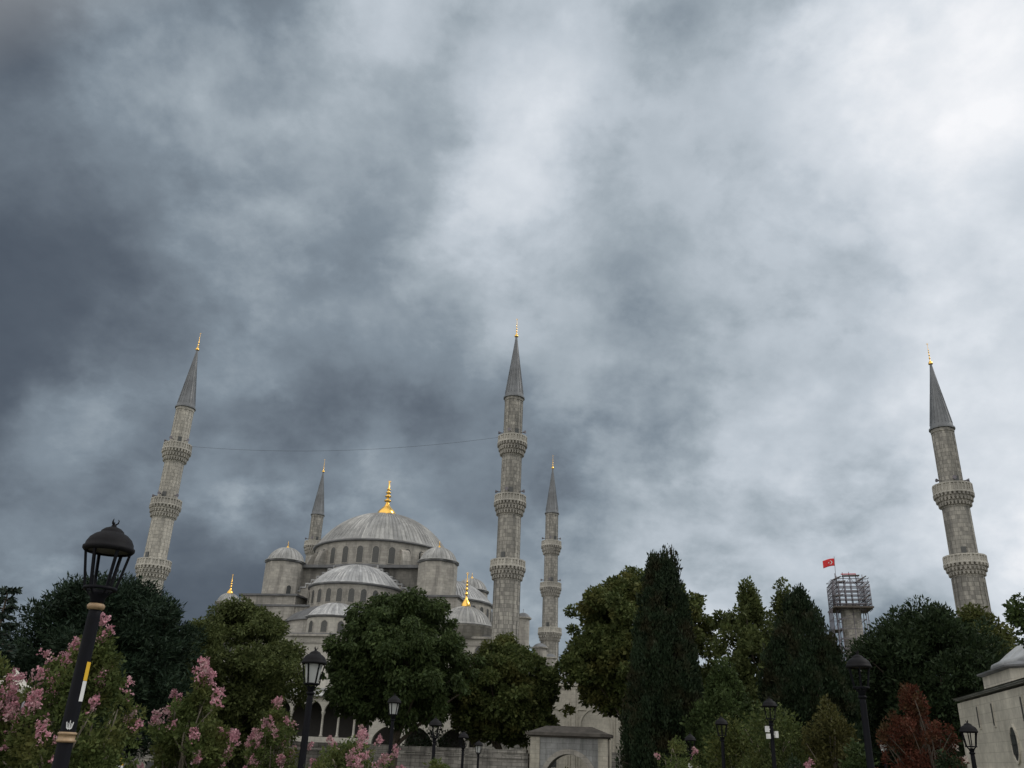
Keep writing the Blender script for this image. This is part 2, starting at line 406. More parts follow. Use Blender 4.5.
    def prism(s, poly, y0, y1, M=Matrix(), mi=0):
        """polygon in x,z extruded from y0 to y1"""
        k = len(poly); n = s.add([M @ Vector((x, y0, z)) for x, z in poly] + [M @ Vector((x, y1, z)) for x, z in poly])
        s.face([n + i for i in range(k)], mi=mi); s.face([n + k + i for i in range(k)][::-1], mi=mi)
        for i in range(k):
            j = (i + 1) % k; s.face((n + i, n + k + i, n + k + j, n + j), mi=mi)
        return s
    def build(s, name, mats, parent=None):
        me = bpy.data.meshes.new(name); me.from_pydata(s.v, [], s.f)
        for m in (mats if isinstance(mats, (list, tuple)) else [mats]): me.materials.append(m)
        me.polygons.foreach_set('material_index', s.mi); me.polygons.foreach_set('use_smooth', s.sm)
        me.update()
        uvl = me.uv_layers.new(name='UVMap'); buf = []
        V = s.v
        for f, u in zip(s.f, s.uv):
            if u: buf += [q for p in u for q in p]; continue
            a, b, c = (Vector(V[f[i]]) for i in (0, 1, 2)); nn = (b - a).cross(c - a)
            if len(f) > 3 and nn.length < 1e-9: nn = (c - a).cross(Vector(V[f[3]]) - a)
            if nn.length > 0: nn.normalize()
            if abs(nn.z) > .8:
                for i in f: buf += [V[i][0], V[i][1]]
            else:
                t = Vector((-nn.y, nn.x, 0)); t = t.normalized() if t.length > 1e-6 else Vector((1, 0, 0))
                for i in f: buf += [Vector(V[i]).dot(t), V[i][2]]
        uvl.data.foreach_set('uv', buf)
        o = bpy.data.objects.new(name, me); col.objects.link(o)
        if parent: o.parent = parent
        return o

def tag(o, label=None, cat=None, group=None, kind=None):
    for k, v in (('label', label), ('category', cat), ('group', group), ('kind', kind)):
        if v: o[k] = v
    return o
def thing(name, label, cat, loc=(0, 0, 0), rz=0.0, group=None):
    o = bpy.data.objects.new(name, None); col.objects.link(o); o.empty_display_size = .3
    o.location = loc; o.rotation_euler = (0, 0, rz)
    return tag(o, label, cat, group)
KIDS = lambda o: [c for c in col.objects if c.parent == o]
def copy_tree(o, label=None, loc=None, rz=None, parent=None):
    c = o.copy(); col.objects.link(c)
    if parent: c.parent = parent
    if label: c['label'] = label
    if loc is not None: c.location = loc
    if rz is not None: c.rotation_euler = (0, 0, rz)
    for ch in KIDS(o): copy_tree(ch, parent=c)
    return c
def part(src, name, parent, loc=(0, 0, 0), rz=0.0):       # another child sharing a mesh
    o = bpy.data.objects.new(name, src if isinstance(src, bpy.types.Mesh) else src.data); col.objects.link(o)
    o.parent = parent; o.location = loc; o.rotation_euler = (0, 0, rz); return o

LOW = -1.2
def gz(x, y):                                              # the park falls a little towards the precinct wall
    t = min(max((y - 8) / 42.0, 0), 1); return LOW * t * t * (3 - 2 * t)

# ------------------------------------------------------------------ ground, path
g = MB(); xs = [-3000, -600, -200, -100, -50, -25, -10, 0, 10, 25, 50, 100, 200, 600, 3000]
ys = [-3000, -500, -100, -30, 0, 6, 10, 14, 18, 22, 26, 30, 34, 38, 42, 46, 50, 60, 86, 110, 250, 600, 3000]
for yv in ys: g.add([(xv, yv, gz(xv, yv)) for xv in xs])
for j in range(len(ys) - 1):
    for i in range(len(xs) - 1):
        a = j * len(xs) + i; g.face((a, a + 1, a + 1 + len(xs), a + len(xs)), smooth=True)
tag(g.build('ground', M['lawn']), kind='structure')
g = MB(); pv = [(-1.2 + .1 * yv, yv) for yv in ys if -30 <= yv <= 87]
for x_, y_ in pv: g.add([(x_ - 2.6, y_, gz(0, y_) + .012), (x_ + 2.6, y_, gz(0, y_) + .012)])
for i in range(len(pv) - 1): g.face((2 * i, 2 * i + 1, 2 * i + 3, 2 * i + 2), smooth=True)
tag(g.build('path', M['paving']), kind='structure')

# ------------------------------------------------------------------ pieces shared by the buildings
def cap_profile(a, rise, n=12, z=0.0, tip=.02, flat=1.0):
    rc = (a * a + rise * rise) / (2 * rise); A = math.asin(min(1, a / rc))
    if rise > a: A = math.pi - A
    return [(max(tip, rc * math.sin(A * (1 - i / n))), z + rise - rc + rc * math.cos(A * (1 - i / n))) for i in range(n + 1)]
def dome_mb(a, z, rise, panels, a0=0.0, a1=2 * math.pi, rib=(.16, .10), lip=.35, sub=1, top=.25):
    mb = MB(); pr = cap_profile(a, rise, 12, z, top)
    full = [(a, z - .05), (a + lip, z - .05), (a + lip, z + .1)] + [(a + .02, z + .2)] + pr[1:]
    mb.lathe(full, panels * sub, (0, 0), a0, a1, True, panels=panels, cap=False)
    for k in range(panels + (0 if a1 - a0 > 6.2 else 1)):
        A = a0 + (a1 - a0) * k / panels; ca, sa = math.cos(A), math.sin(A); row = []
        for i, (r, zz_) in enumerate(pr):
            wd = min(rib[0], r * 2.2 / panels * (6.283 / (a1 - a0)) + .02)
            nx = math.sin(i / 12 * .01)
            for off, hh in ((-wd / 2, 0), (0, rib[1]), (wd / 2, 0)):
                rr = r + hh * .75; row.append((rr * ca - off * sa, rr * sa + off * ca, zz_ + hh * .75))
        n = mb.add(row)
        for i in range(len(pr) - 1):
            for e in (0, 1):
                q = n + i * 3 + e; mb.face((q, q + 1, q + 4, q + 3), [(k + .5, i), (k + .6, i), (k + .6, i + 1), (k + .5, i + 1)])
    return mb
def finial_mb(h, r, bulb=.36, crescent=True):
    """gilded finial: bulb, neck, stacked balls, spike with a small crescent"""
    b = h * bulb
    pr = [(r, 0), (r * 1.02, b * .08), (r * .98, b * .25), (r * .80, b * .45), (r * .50, b * .65), (r * .28, b * .82), (r * .2, b)]
    zc = b; rest = h - b
    for k, (hh, rr) in enumerate(((.20, .36), (.17, .32), (.15, .26), (.12, .20))):
        z0 = zc; z1 = zc + rest * hh; m_ = (z0 + z1) / 2
        pr += [(r * .13, z0 + .03 * h), (r * rr, m_ - .012 * h), (r * rr * 1.05, m_), (r * rr, m_ + .012 * h), (r * .12, z1 - .01 * h)]; zc = z1
    pr += [(r * .09, zc), (r * .07, h * .93), (.01, h)]
    mb = MB(); mb.lathe(pr, 20)
    if crescent:
        c = Vector((0, 0, h * .955)); rr = h * .032
        mb.tube([c + Vector((math.cos(t) * rr, 0, math.sin(t) * rr)) for t in np.linspace(R(125), R(415), 12)], [rr * .12 + rr * .16 * math.sin(math.pi * i / 11) for i in range(12)], 6)
    return mb
def arch_outline(wd, h, off=0.0, n=8, pointed=True):
    """window outline in x,z, sill at z=0"""
    a = wd / 2 + off; sp = h - wd / 2 * 1.05; o = [(a, -off)]
    for i in range(2 * n + 1):
        t = math.cos(math.pi * i / (2 * n)); zz_ = math.sqrt(max(0, 1 - t * t))
        if pointed: zz_ = .8 * zz_ + .2 * (1 - abs(t))
        o.append((t * a, sp + zz_ * (wd / 2 * 1.05 + off)))
    o.append((-a, -off)); return o
_wc = {}
def window(parent, wd, h, loc, rz, frame='stone', pane='paleglass', fr=.10, proud=.07):
    key = (wd, h, frame, pane, fr, proud)
    if key not in _wc:
        i_, o_ = arch_outline(wd, h), arch_outline(wd, h, fr); mb = MB(); k = len(i_)
        n = mb.add([(x, -proud, z) for x, z in i_] + [(x, -proud, z) for x, z in o_] + [(x, .25, z) for x, z in i_] + [(x, .25, z) for x, z in o_])
        for q in range(k):
            r_ = (q + 1) % k
            mb.face((n + q, n + r_, n + k + r_, n + k + q)); mb.face((n + k + q, n + k + r_, n + 3 * k + r_, n + 3 * k + q)); mb.face((n + r_, n + q, n + 2 * k + q, n + 2 * k + r_))
        f = mb.build('window', M[frame], parent)
        p = MB().prism(arch_outline(wd, h), -.015, .02)
        for x in np.linspace(-wd / 2, wd / 2, 5)[1:-1]: p.box((x, -.03, h * .45), (.035, .03, h * .86))
        for zq in np.arange(.3, h * .9, .35): p.box((0, -.032, zq), (wd * .94, .028, .035))
        p = p.build('pane', M[pane], f); _wc[key] = (f.data, p.data)
    else:
        f = part(_wc[key][0], 'window', parent); part(_wc[key][1], 'pane', f)
    f.location = loc; f.rotation_euler = (0, 0, rz); return f

# ------------------------------------------------------------------ the mosque
CEN = np.array([-21.82, 159.94]); RZ = R(-10.3)
UX, VX = np.array([math.cos(RZ), math.sin(RZ)]), np.array([-math.sin(RZ), math.cos(RZ)])
def W(a, b, z=0.0): p = CEN + UX * a + VX * b; return (p[0], p[1], z)
mq = thing('mosque', 'grey stone mosque with cascading ribbed lead domes and gilded finials behind the trees', 'mosque', (CEN[0], CEN[1], 0), RZ)
AX = -1.1
b = MB(); b.box((0, .2, 8), (54, 54.6, 18.4)); b.build('hall_wall', M['pale'], mq)
b = MB()
for z_, o_, h_ in ((17.3, .5, .3), (16.3, .16, .22), (13.9, .14, .2)): b.box((0, .2, z_), (54 + 2 * o_, 54.6 + 2 * o_, h_))
b.build('cornice', M['stone'], mq)
b = MB(); b.box((AX, 0, 20.2), (33, 36, 5.5)); b.build('upper_hall_wall', M['stone'], mq)
b = MB(); b.box((AX, 0, 23.05), (33.8, 36.8, .3)); b.box((AX, 0, 17.6), (53, 53, .25)); b.build('roof', M['leaddark'], mq)
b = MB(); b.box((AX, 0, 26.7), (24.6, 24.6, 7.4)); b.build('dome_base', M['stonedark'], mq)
b = MB(); b.box((AX, 0, 30.55), (26.4, 26.4, .5)); b.lathe([(12.9, 30.8), (12.7, 31.1), (12.3, 31.15)], 64, (AX, 0)); b.build('drum_walkway', M['leaddark'], mq)
# great arch walls, stepped along their backs
st = [(-11.2, 22.9), (11.2, 22.9)]
for i in range(8): st += [(11.2 - .92 * i, 25.5 + .62 * i), (11.2 - .92 * (i + 1), 25.5 + .62 * i)]
st += [(3.84, 30.27), (-3.84, 30.27)]
st += [(-x, z) for x, z in st[2:-2][::-1]]
sb = MB().prism(st, -13.7, -12.6); se_ = MB()
ab = None
for k in range(4):
    if ab is None: ab = sb.build('stepped_arch', M['stone'], mq); ab.location = (AX, 0, 0)
    else: part(ab, 'stepped_arch', mq, (AX, 0, 0), k * math.pi / 2)
for sg in (-1, 1):
    cp = MB()
    for i in range(8):
        cp.box((sg * (11.2 - .92 * i - .46), -13.15, 25.5 + .62 * i + .05), (1.0, 1.6, .2))
        cp.box((sg * (11.2 - .92 * (i + 1) + .04), -13.15, 25.5 + .62 * i + .45), (.12, 1.5, .64))
    cpo = cp.build('step_coping', M['leadpale'], mq); cpo.location = (AX, 0, 0)
    for k in (1, 2, 3): part(cpo, 'step_coping', mq, (AX, 0, 0), k * math.pi / 2)
# main drum and dome
b = MB(); b.lathe([(12.3, 30.7), (12.3, 35.2)], 84, (AX, 0), cap=False); b.lathe([(12.3, 35.15), (12.7, 35.22), (12.75, 35.46), (12.3, 35.5)], 84, (AX, 0), mi=1)
b.build('drum', [M['stone'], M['leaddark']], mq)
bt = MB().prism([(11.8, 30.7), (13.9, 30.7), (13.9, 31.9), (13.2, 33.6), (11.8, 34.3)], -.7, .7)
bto = None
for k in range(8):
    rz_ = R(45 * (k // 2 * 2 + 1) + (9 if k % 2 else -9))
    if bto is None: bto = bt.build('buttress', M['stone'], mq); bto.location = (AX, 0, 0); bto.rotation_euler = (0, 0, rz_)
    else: part(bto, 'buttress', mq, (AX, 0, 0), rz_)
for k in range(28):
    A = 2 * math.pi * k / 28
    if math.sin(A) < .25: window(mq, 1.12, 2.9, (AX + 12.31 * math.cos(A), 12.31 * math.sin(A), 31.4), A + math.pi / 2)
d = dome_mb(12.3, 35.5, 7.35, 96, rib=(.24, .16)).build('dome', M['lead'], mq); d.location = (AX, 0, 0)
f = finial_mb(7.3, 1.8).build('finial', M['gold'], d); f.location = (0, 0, 42.65)
# four half domes with their window drums, lead skirts and front exedrae
HC = -13.3
db = MB(); db.lathe([(7.75, 22.7), (7.75, 26.1)], 48, (0, HC), math.pi, 2 * math.pi, cap=False); db.lathe([(7.75, 26.08), (8.05, 26.16), (8.08, 26.36), (7.75, 26.4)], 48, (0, HC), math.pi, 2 * math.pi, cap=False, mi=1)
db.lathe([(11.2, 17.4), (11.2, 20.2)], 48, (0, HC), math.pi, 2 * math.pi, cap=False)
sk = MB(); sk.lathe([(11.55, 20.1), (11.55, 20.25), (10.0, 21.6), (7.77, 22.75)], 48, (0, HC), math.pi, 2 * math.pi, panels=48, cap=False)
hd = dome_mb(7.75, 26.4, 4.1, 42, math.pi, 2 * math.pi, rib=(.2, .12))
ed = MB(); ed.lathe([(4.35, 17.2), (4.35, 20.25)], 48, (0, -21.6), cap=False); ed.lathe([(4.35, 20.2), (4.6, 20.28), (4.62, 20.46), (4.35, 20.5)], 48, (0, -21.6), mi=1)
ex = dome_mb(4.35, 20.5, 2.4, 46, rib=(.18, .1))
first = {}
for k in range(4):
    rz_ = k * math.pi / 2
    for nm, mb_, mt in (('half_drum', db, 'stone'), ('roof_skirt', sk, 'leaddark'), ('half_dome', hd, 'leadpale'), ('exedra_drum', ed, 'pale'), ('exedra_dome', ex, 'leadpale')):
        if k == 0: first[nm] = mb_.build(nm, [M[mt], M['leaddark']], mq); o = first[nm]; o.location = (AX + .5, 0, 0)
        else: o = part(first[nm], nm, mq, (AX, 0, 0), rz_)
        c_ = Vector((0, HC if nm == 'half_dome' else -21.6, 0)); c_.rotate(Matrix.Rotation(rz_, 3, 'Z'))
        if nm in ('half_dome', 'exedra_dome'):
            if k == 0:
                for v_ in o.data.vertices: pass
            o.location = (AX + c_.x + (.5 if k == 0 else 0), c_.y, 0)
    if k in (0, 1):
        for j in range(13):
            a_ = R(-90 + (j - 6) * 14.2) + rz_; c_ = Vector((0, HC, 0)); c_.rotate(Matrix.Rotation(rz_, 3, 'Z'))
            window(mq, .95, 2.15, (AX + c_.x + (.5 if k == 0 else 0) + 7.76 * math.cos(a_), c_.y + 7.76 * math.sin(a_), 23.3), a_ + math.pi / 2)
    if k == 0:
        for j in range(5):
            a_ = R(-90 + (j - 2) * 33); window(mq, .95, 1.75, (AX + .5 + 4.36 * math.cos(a_), -21.6 + 4.36 * math.sin(a_), 17.95), a_ + math.pi / 2)
# four octagonal weight towers
tw = MB(); tw.lathe([(3.3, 24.9), (3.3, 30.8)], 8, (0, 0), R(22.5), R(382.5), False, cap=False); tw.lathe([(3.3, 30.75), (3.55, 30.85), (3.55, 31.05), (3.2, 31.1)], 8, (0, 0), R(22.5), R(382.5), False, mi=1)
td = dome_mb(3.1, 31.1, 2.5, 22, rib=(.2, .12), lip=.4, sub=2)
tf = finial_mb(1.25, .34, .4)
tb = MB(); tb.box((0, 0, 20.9), (9.6, 9.6, 7.4)); tb.box((0, 0, 24.75), (10.3, 10.3, .3), mi=1)
o1 = None
for sx in (-1, 1):
    for sy in (-1, 1):
        p_ = (-.35 + sx * 13.6, sy * 13.4, 0)
        if o1 is None:
            o1 = tw.build('weight_tower', [M['stone'], M['leaddark']], mq); o2 = td.build('tower_dome', M['lead'], mq); o3 = tf.build('finial', M['gold'], o2); o3.location = (0, 0, 33.55)
            o4 = tb.build('tower_plinth', [M['stone'], M['leaddark']], mq)
            for o in (o1, o2, o4): o.location = p_
        else:
            part(o1, 'weight_tower', mq, p_); q_ = part(o2, 'tower_dome', mq, p_); part(o3, 'finial', q_, (0, 0, 33.55)); part(o4, 'tower_plinth', mq, p_)
window(mq, .8, 1.5, (-13.95 + 3.06 * math.cos(R(-45)), -13.4 + 3.06 * math.sin(R(-45)), 25.3), R(45), pane='window')
# corner domes with tall gilded finials
def corner_dome(u_, v_, r_, zc, rise, fh, fr_):
    b = MB(); b.lathe([(r_, 17.2), (r_, zc - .35), (r_ + .3, zc - .2), (r_ + .3, zc), (r_, zc + .02)], 32, (u_, v_)); b.build('corner_drum', M['stone'], mq)
    d = dome_mb(r_, zc, rise, 44 if r_ > 3 else 16, rib=(.17, .1)).build('corner_dome', M['lead'], mq); d.location = (u_, v_, 0)
    f = finial_mb(fh, fr_, .3).build('finial', M['gold'], d); f.location = (0, 0, zc + rise - .1)
corner_dome(20.8, -24, 4.1, 19.2, 3.0, 5.4, .72)
corner_dome(-17.8, -24, 1.75, 22.4, 1.5, 3.2, .5)
corner_dome(19.7, 24, 4.1, 19.2, 3.0, 5.4, .72); corner_dome(-22.0, 24, 4.1, 19.2, 3.0, 5.4, .72)
for u_, v_, r_, zt in ((29.0, -20, 1.0, 21.3), (27.6, 10, 1.25, 20.4), (27.6, 25, 1.2, 20.2)):
    b = MB(); b.lathe([(r_, LOW), (r_, zt - .3), (r_ + .3, zt - .2), (r_ + .3, zt)], 12, (u_, v_), smooth=False); t_ = b.build('stair_turret', M['stone'], mq)
    c_ = MB(); c_.lathe([(r_ + .25, zt)] + cap_profile(r_ + .1, .7, 6, zt + .05) + [(.05, zt + 1.3)], 20, (u_, v_)); c_.build('turret_cap', M['leaddark'], t_)
# windows in the hall front
for u_ in (-24, -19.5, -15, -10.5, 10.5, 15, 19.5, 24):
    for z_ in (10.8, 14.4): window(mq, 1.5, 1.9 if z_ > 12 else 2.3, (u_, -27.11, z_), 0, 'stone')
# side gallery: an upper arcade on slim columns, then taller arches
bay = 2.3; b = MB(); cols_ = []
for i in range(15):
    x = -24 + bay * (i + .5); b.arch_wall(bay, 8.35, 2.0, 6.42, 1.35, .45, Matrix.Translation((x, -33.2, 0)), base=6.42); cols_.append(x - bay / 2)
b.box((-24 + 7.5 * bay, -32.98, 1.0), (15 * bay, .5, 4.4))
for i in range(3):
    x = -24 + 15 * bay + 4.6 * (i + .5); b.arch_wall(4.6, 8.35, 3.8, 2.7, 2.1, .6, Matrix.Translation((x, -33.25, 0)), base=LOW)
b.build('gallery_arcade', M['pale'], mq)
cm = MB().lathe([(.26, 3.2), (.26, 3.4), (.17, 3.5), (.155, 5.95), (.2, 6.0), (.2, 6.06), (.33, 6.4), (.33, 6.44)], 12); c0 = None
for x in cols_ + [cols_[-1] + bay]:
    if c0 is None: c0 = cm.build('column', M['pale'], mq); c0.location = (x, -32.97, 0)
    else: part(c0, 'column', mq, (x, -32.97, 0))
b = MB(); n = b.add([(-24.6, -33.9, 8.5), (24.7, -33.9, 8.5), (24.7, -27.1, 9.9), (-24.6, -27.1, 9.9), (-24.6, -33.9, 8.36), (24.7, -33.9, 8.36), (24.7, -27.1, 8.36), (-24.6, -27.1, 8.36)])
for q in ((0, 1, 2, 3), (7, 6, 5, 4), (0, 4, 5, 1), (1, 5, 6, 2), (3, 7, 4, 0)): b.face([n + i for i in q])
b.build('gallery_roof', M['leadpale'], mq)
MB().box((.05, -27.55, 3.6), (48.6, .5, 9.4)).build('gallery_shade_panel', M['shade'], mq)  # added dark panel, the gallery's inner shade put into its colour

# ------------------------------------------------------------------ minarets
def balcony_mb(z0, z1, z2, ri, ro):
    b = MB(); nt = 3
    pr = [(ri, z0)]
    for j in range(nt):
        za, zb = z0 + (z1 - z0) * j / nt, z0 + (z1 - z0) * (j + 1) / nt
        ra, rb = ri + (ro - ri) * (j / nt) ** .9, ri + (ro - ri) * ((j + 1) / nt) ** .9
        pr += [(ra + .02, za), ((ra + rb) / 2 - .12, zb - .12), (rb - .1, zb - .11), (rb - .1, zb)]
        nn = 28
        for k in range(nn):
            A = 2 * math.pi * (k + .5 * (j % 2)) / nn; rm = (ra + rb) / 2 + .05
            b.box((rm * math.cos(A), rm * math.sin(A), (za + zb) / 2 + .1), ((rb - ra) * .9 + .08, rm * 2.9 / nn, (zb - za) * .62), A, taper=1.2)
    b.lathe(pr, 48, smooth=False)
    b.lathe([(ri, z1), (ro + .12, z1), (ro + .12, z1 + .2), (ro, z1 + .22), (ro, z1 + .24)], 16, smooth=False, mi=1)
    b.lathe([(ro - .16, z1 + .1), (ro - .06, z1 + .1), (ro - .06, z2 - .1), (ro - .16, z2 - .1)], 16, smooth=False, mi=1)
    b.lathe([(ro - .2, z2 - .18), (ro + .06, z2 - .18), (ro + .06, z2), (ro - .2, z2)], 16, smooth=False, mi=1)
    for k in range(32):
        A = 2 * math.pi * k / 32; q = ro - .02 - (.04 if k % 2 else 0); b.box((q * math.cos(A), q * math.sin(A), (z1 + z2) / 2), (.16, .2 if k % 2 == 0 else .12, z2 - z1 - .1), A, mi=1)
    return b
def speaker_mb():
    b = MB(); b.tube([(0, 0, 0), (.35, 0, .05)], .06, 6); b.lathe([(.06, -.2), (.09, 0), (.3, .32)], 12, cap=False)
    v0 = [Vector(p) for p in b.v]; return b
def minaret(name_label, u_, v_, three, top, grp='minarets of the mosque', spire=True, rz=0.0, st='minaret'):
    t = thing('minaret', name_label, 'minaret', W(u_, v_, 0), RZ + rz, grp)
    if three: lv = [(24.2, 26.0, 27.1, 1.86, 2.46), (33.5, 35.45, 36.6, 1.66, 2.27), (42.6, 44.6, 45.75, 1.48, 2.16)]; zs, r0, r1 = 52.0, 1.88, 1.36
    else: lv = [(25.0, 26.6, 27.75, 1.85, 2.55), (34.2, 36.0, 37.4, 1.68, 2.42)]; zs, r0, r1 = 45.4, 1.95, 1.40
    b = MB(); rr = [r0] + [q[3] - .02 for q in lv[1:]] + [r1 + .02]
    pr = [(2.9, LOW), (2.9, 9.5), (2.75, 9.8), (2.1, 13.5), (2.0, 13.8), (r0 + .1, 14.0), (r0, 14.3)]
    for i, q in enumerate(lv):
        pr += [(q[3] - .01 if i == 0 else rr[i], q[0] - .02), (rr[i] - .02, q[1] + .05), (rr[i + 1], q[1] + .08)]
    pr += [(r1, zs - .5), (r1 + .1, zs - .45), (r1 + .1, zs - .05), (r1 + .02, zs)]
    b.lathe(pr, 16, smooth=False)
    for i in range(16):                       # slim mouldings on the arrises
        A = 2 * math.pi * i / 16; ca, sa = math.cos(A), math.sin(A)
        segs = [(rr[0], 14.3, lv[0][0])] + [(rr[k + 1], lv[k][2] - .6, lv[k + 1][0] if k + 1 < len(lv) else zs - .5) for k in range(len(lv))]
        for k, (r_, za, zb) in enumerate(segs):
            r2 = r_ - .02 if k < len(segs) - 1 else r1
            b.bar((r_ * ca, r_ * sa, za), (r2 * ca, r2 * sa, zb), .11)
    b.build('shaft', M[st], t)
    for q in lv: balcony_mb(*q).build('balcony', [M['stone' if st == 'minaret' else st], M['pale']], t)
    for i, q in enumerate(lv[1:]):
        for A in (R(200), R(-20), R(265)):
            m_ = Matrix.Translation((rr[i + 2] * math.cos(A), rr[i + 2] * math.sin(A), q[2] + .55)) @ Matrix.Rotation(A, 4, 'Z')
            s_ = MB(); s_.tube([m_ @ Vector(p) for p in ((-.05, 0, 0), (.35, 0, 0), (.45, 0, 0), (.8, 0, 0))], [.05, .06, .1, .26], 10); s_.build('loudspeaker', M['steel'], t)
    for i, q in enumerate(lv):
        A = R(-105 + 25 * i); w_ = MB(); w_.box(((rr[i + 1] + .0) * math.cos(A), (rr[i + 1]) * math.sin(A), q[2] + .15), (.2, .6, 1.7), A); w_.build('balcony_door', M['window'], t)
    hs = 10.7 if three else 10.1
    b = MB(); b.lathe([(r1 + .28, zs), (r1 + .28, zs + .22), (r1 + .12, zs + .25), (r1 + .02, zs + .9), (r1 * .52, zs + hs * .55), (.14, zs + hs), (.1, zs + hs)], 18, panels=18, smooth=False)
    for k in range(18):
        A = 2 * math.pi * k / 18; ca, sa = math.cos(A), math.sin(A)
        b.bar(((r1 + .05) * ca, (r1 + .05) * sa, zs + .8), ((r1 * .52 + .02) * ca, (r1 * .52 + .02) * sa, zs + hs * .55), .07); b.bar(((r1 * .52 + .02) * ca, (r1 * .52 + .02) * sa, zs + hs * .55), (.12 * ca, .12 * sa, zs + hs - .2), .05)
    s_ = b.build('spire', M['spire'], t)
    f = finial_mb(top - zs - hs, .30, .2).build('finial', M['gold'], s_); f.location = (0, 0, zs + hs)
    return t
minaret('tall pale minaret with three balconies rising from the dark pine on the left', -25.95, -33.6, True, 66.0, st='minaret_pale')
minaret('tallest central minaret with three balconies between the main dome and the slim far minaret', 28.7, -33.6, True, 66.0)
minaret('slim far minaret with grey lead spire just right of the central minaret', 26.34, 33.73, True, 66.0, rz=.1)
minaret('far minaret whose spire and top shaft rise behind the left weight tower of the mosque', -29.08, 33.5, True, 66.0, rz=.2)
minaret('two balcony minaret leaning inward at the right above the dark trees', 89.22, -33.6, False, 58.9)
# the sixth one under repair
SP = W(87.84, 33.62)
t = thing('minaret', 'stub of a minaret under repair inside the steel scaffold at right', 'minaret', SP, RZ, 'minarets of the mosque')
b = MB(); b.lathe([(2.9, LOW), (2.9, 9.5), (2.1, 13.5), (1.95, 14.3), (1.9, 31.9), (2.0, 32.0), (2.0, 32.3)], 16, smooth=False); b.build('shaft', M['minaret'], t)
t = thing('scaffold', 'steel tube scaffold cage around the minaret stub at right', 'scaffold', SP, RZ)
rnd = random.Random(5)
H0, H1 = 31.6, 37.9; g5 = [-3.5, -2.5, -1.25, 0, 1.25, 2.5, 3.5]
def standard(x, y, z0, z1): b = MB(); b.tube([(x, y, z0), (x, y, z1)], .075, 6); b.build('standard', M['steel'], t)
for x in g5:
    for y in g5:
        if max(abs(x), abs(y)) > 2.4:
            standard(x, y, H0 - (.6 if rnd.random() < .5 else 0), H1 - (1.6 if max(abs(x), abs(y)) > 3 else 0) + rnd.uniform(-.2, .9))
for x, y in ((-3.9, -2), (-3.9, 2), (-3.9, -1), (-3.9, 1), (-3.1, -2), (-3.1, 2), (2.4, 0), (-2.4, 0), (0, -2.4), (-2.4, -2.4), (-2.4, 2.4), (2.4, -2.4), (2.4, 2.4), (-3.9, 0), (-3.1, -2.4), (3.3, 0)): standard(x, y, LOW, H0)
for z in np.arange(32.3, 38.0, .85):
    b = MB()
    for q in (2.5, 3.5):
        if q > 3 and z > 36.9: continue
        for sg in (-1, 1):
            b.bar((-q, sg * q, z), (q, sg * q, z + rnd.uniform(-.05, .05)), .12); b.bar((sg * q, -q, z + .05), (sg * q, q, z + .05), .12)
    for q in g5:
        for sg in (-1, 1):
            if rnd.random() < .5: b.bar((q, sg * 2.5, z), (q, sg * 3.5, z), .09)
            if rnd.random() < .5: b.bar((sg * 2.5, q, z), (sg * 3.5, q, z), .09)
    b.build('ledger_frame', M['steel'], t)
for z in np.arange(12.0, 31.2, 1.9):
    b = MB()
    for sg in (-1, 1): b.bar((-2.4, sg * 2.4, z + .3), (2.4, sg * 2.4, z + .3), .1); b.bar((sg * 2.4, -2.4, z + .3), (sg * 2.4, 2.4, z + .3), .1)
    b.bar((-2.4, -2.4, z + .3), (2.4, -2.4, z + 2.2) if int(z) % 2 else (0, -2.4, z + 2.2), .07)
    b.build('ledger_frame', M['steel'], t)
for z in np.arange(1.0, 31, 1.9):
    b = MB()
    for y in (-2.3, 0, 2.3): b.bar((-3.9, y, z), (-2.4, y, z), .09)
    for x in (-3.9, -2.4): b.bar((x, -2.4, z), (x, 2.4, z), .09)
    b.bar((-3.9, -2, z), (-2.4, -2, z + 1.9), .09); b.build('ledger_frame', M['steel'], t)
for z in (14.0, 18.5, 23.0, 27.3):
    b = MB(); b.box((-3.1, 0, z), (1.7, 4.6, .12)); b.build('deck', M['plank'], t)
b = MB()
for c_, d_ in (((0, -2.85, H0), (7.6, 1.9, .3)), ((0, 2.85, H0), (7.6, 1.9, .3)), ((-2.85, 0, H0), (1.9, 3.8, .3)), ((2.85, 0, H0), (1.9, 3.8, .3))): b.box(c_, d_)
b.build('deck', M['plank'], t)
MB().bar((-1.6, -2.7, 38.25), (1.3, -2.7, 38.3), .3, .16).build('ledger_beam', M['red'], t)
for (a_, c_) in (((-3.4, -3, 33.7), (-1.7, -3, 34.1)), ((1.9, -3, 33.0), (3.5, -3, 34.2)), ((1.0, -2.9, 36.6), (3.1, -2.9, 37.8)), ((-3.4, -3, 37.0), (-1.8, -3, 37.7)), ((-1.4, -2.6, 37.9), (1.9, -2.6, 38.0)), ((1.9, -3, 35.2), (2.9, -3, 36.1)), ((-2.6, -3, 36.6), (-1.0, -3, 36.8))):
    b = MB(); b.bar(a_, c_, 1.1, .16); b.build('stair_plank', M['plank'], t)
for q in ((-3.5, -3.5, 32, -1.2, -3.5, 36), (1.2, -3.5, 36, 3.5, -3.5, 32), (-2.5, -2.5, 34, 0, -2.5, 37.5), (2.5, -2.5, 34, 0, -2.5, 37.8), (-3.5, -3.5, 35, -2, -3.5, 37)):
    b = MB(); b.bar(q[:3], q[3:], .08); b.build('brace', M['steel'], t)
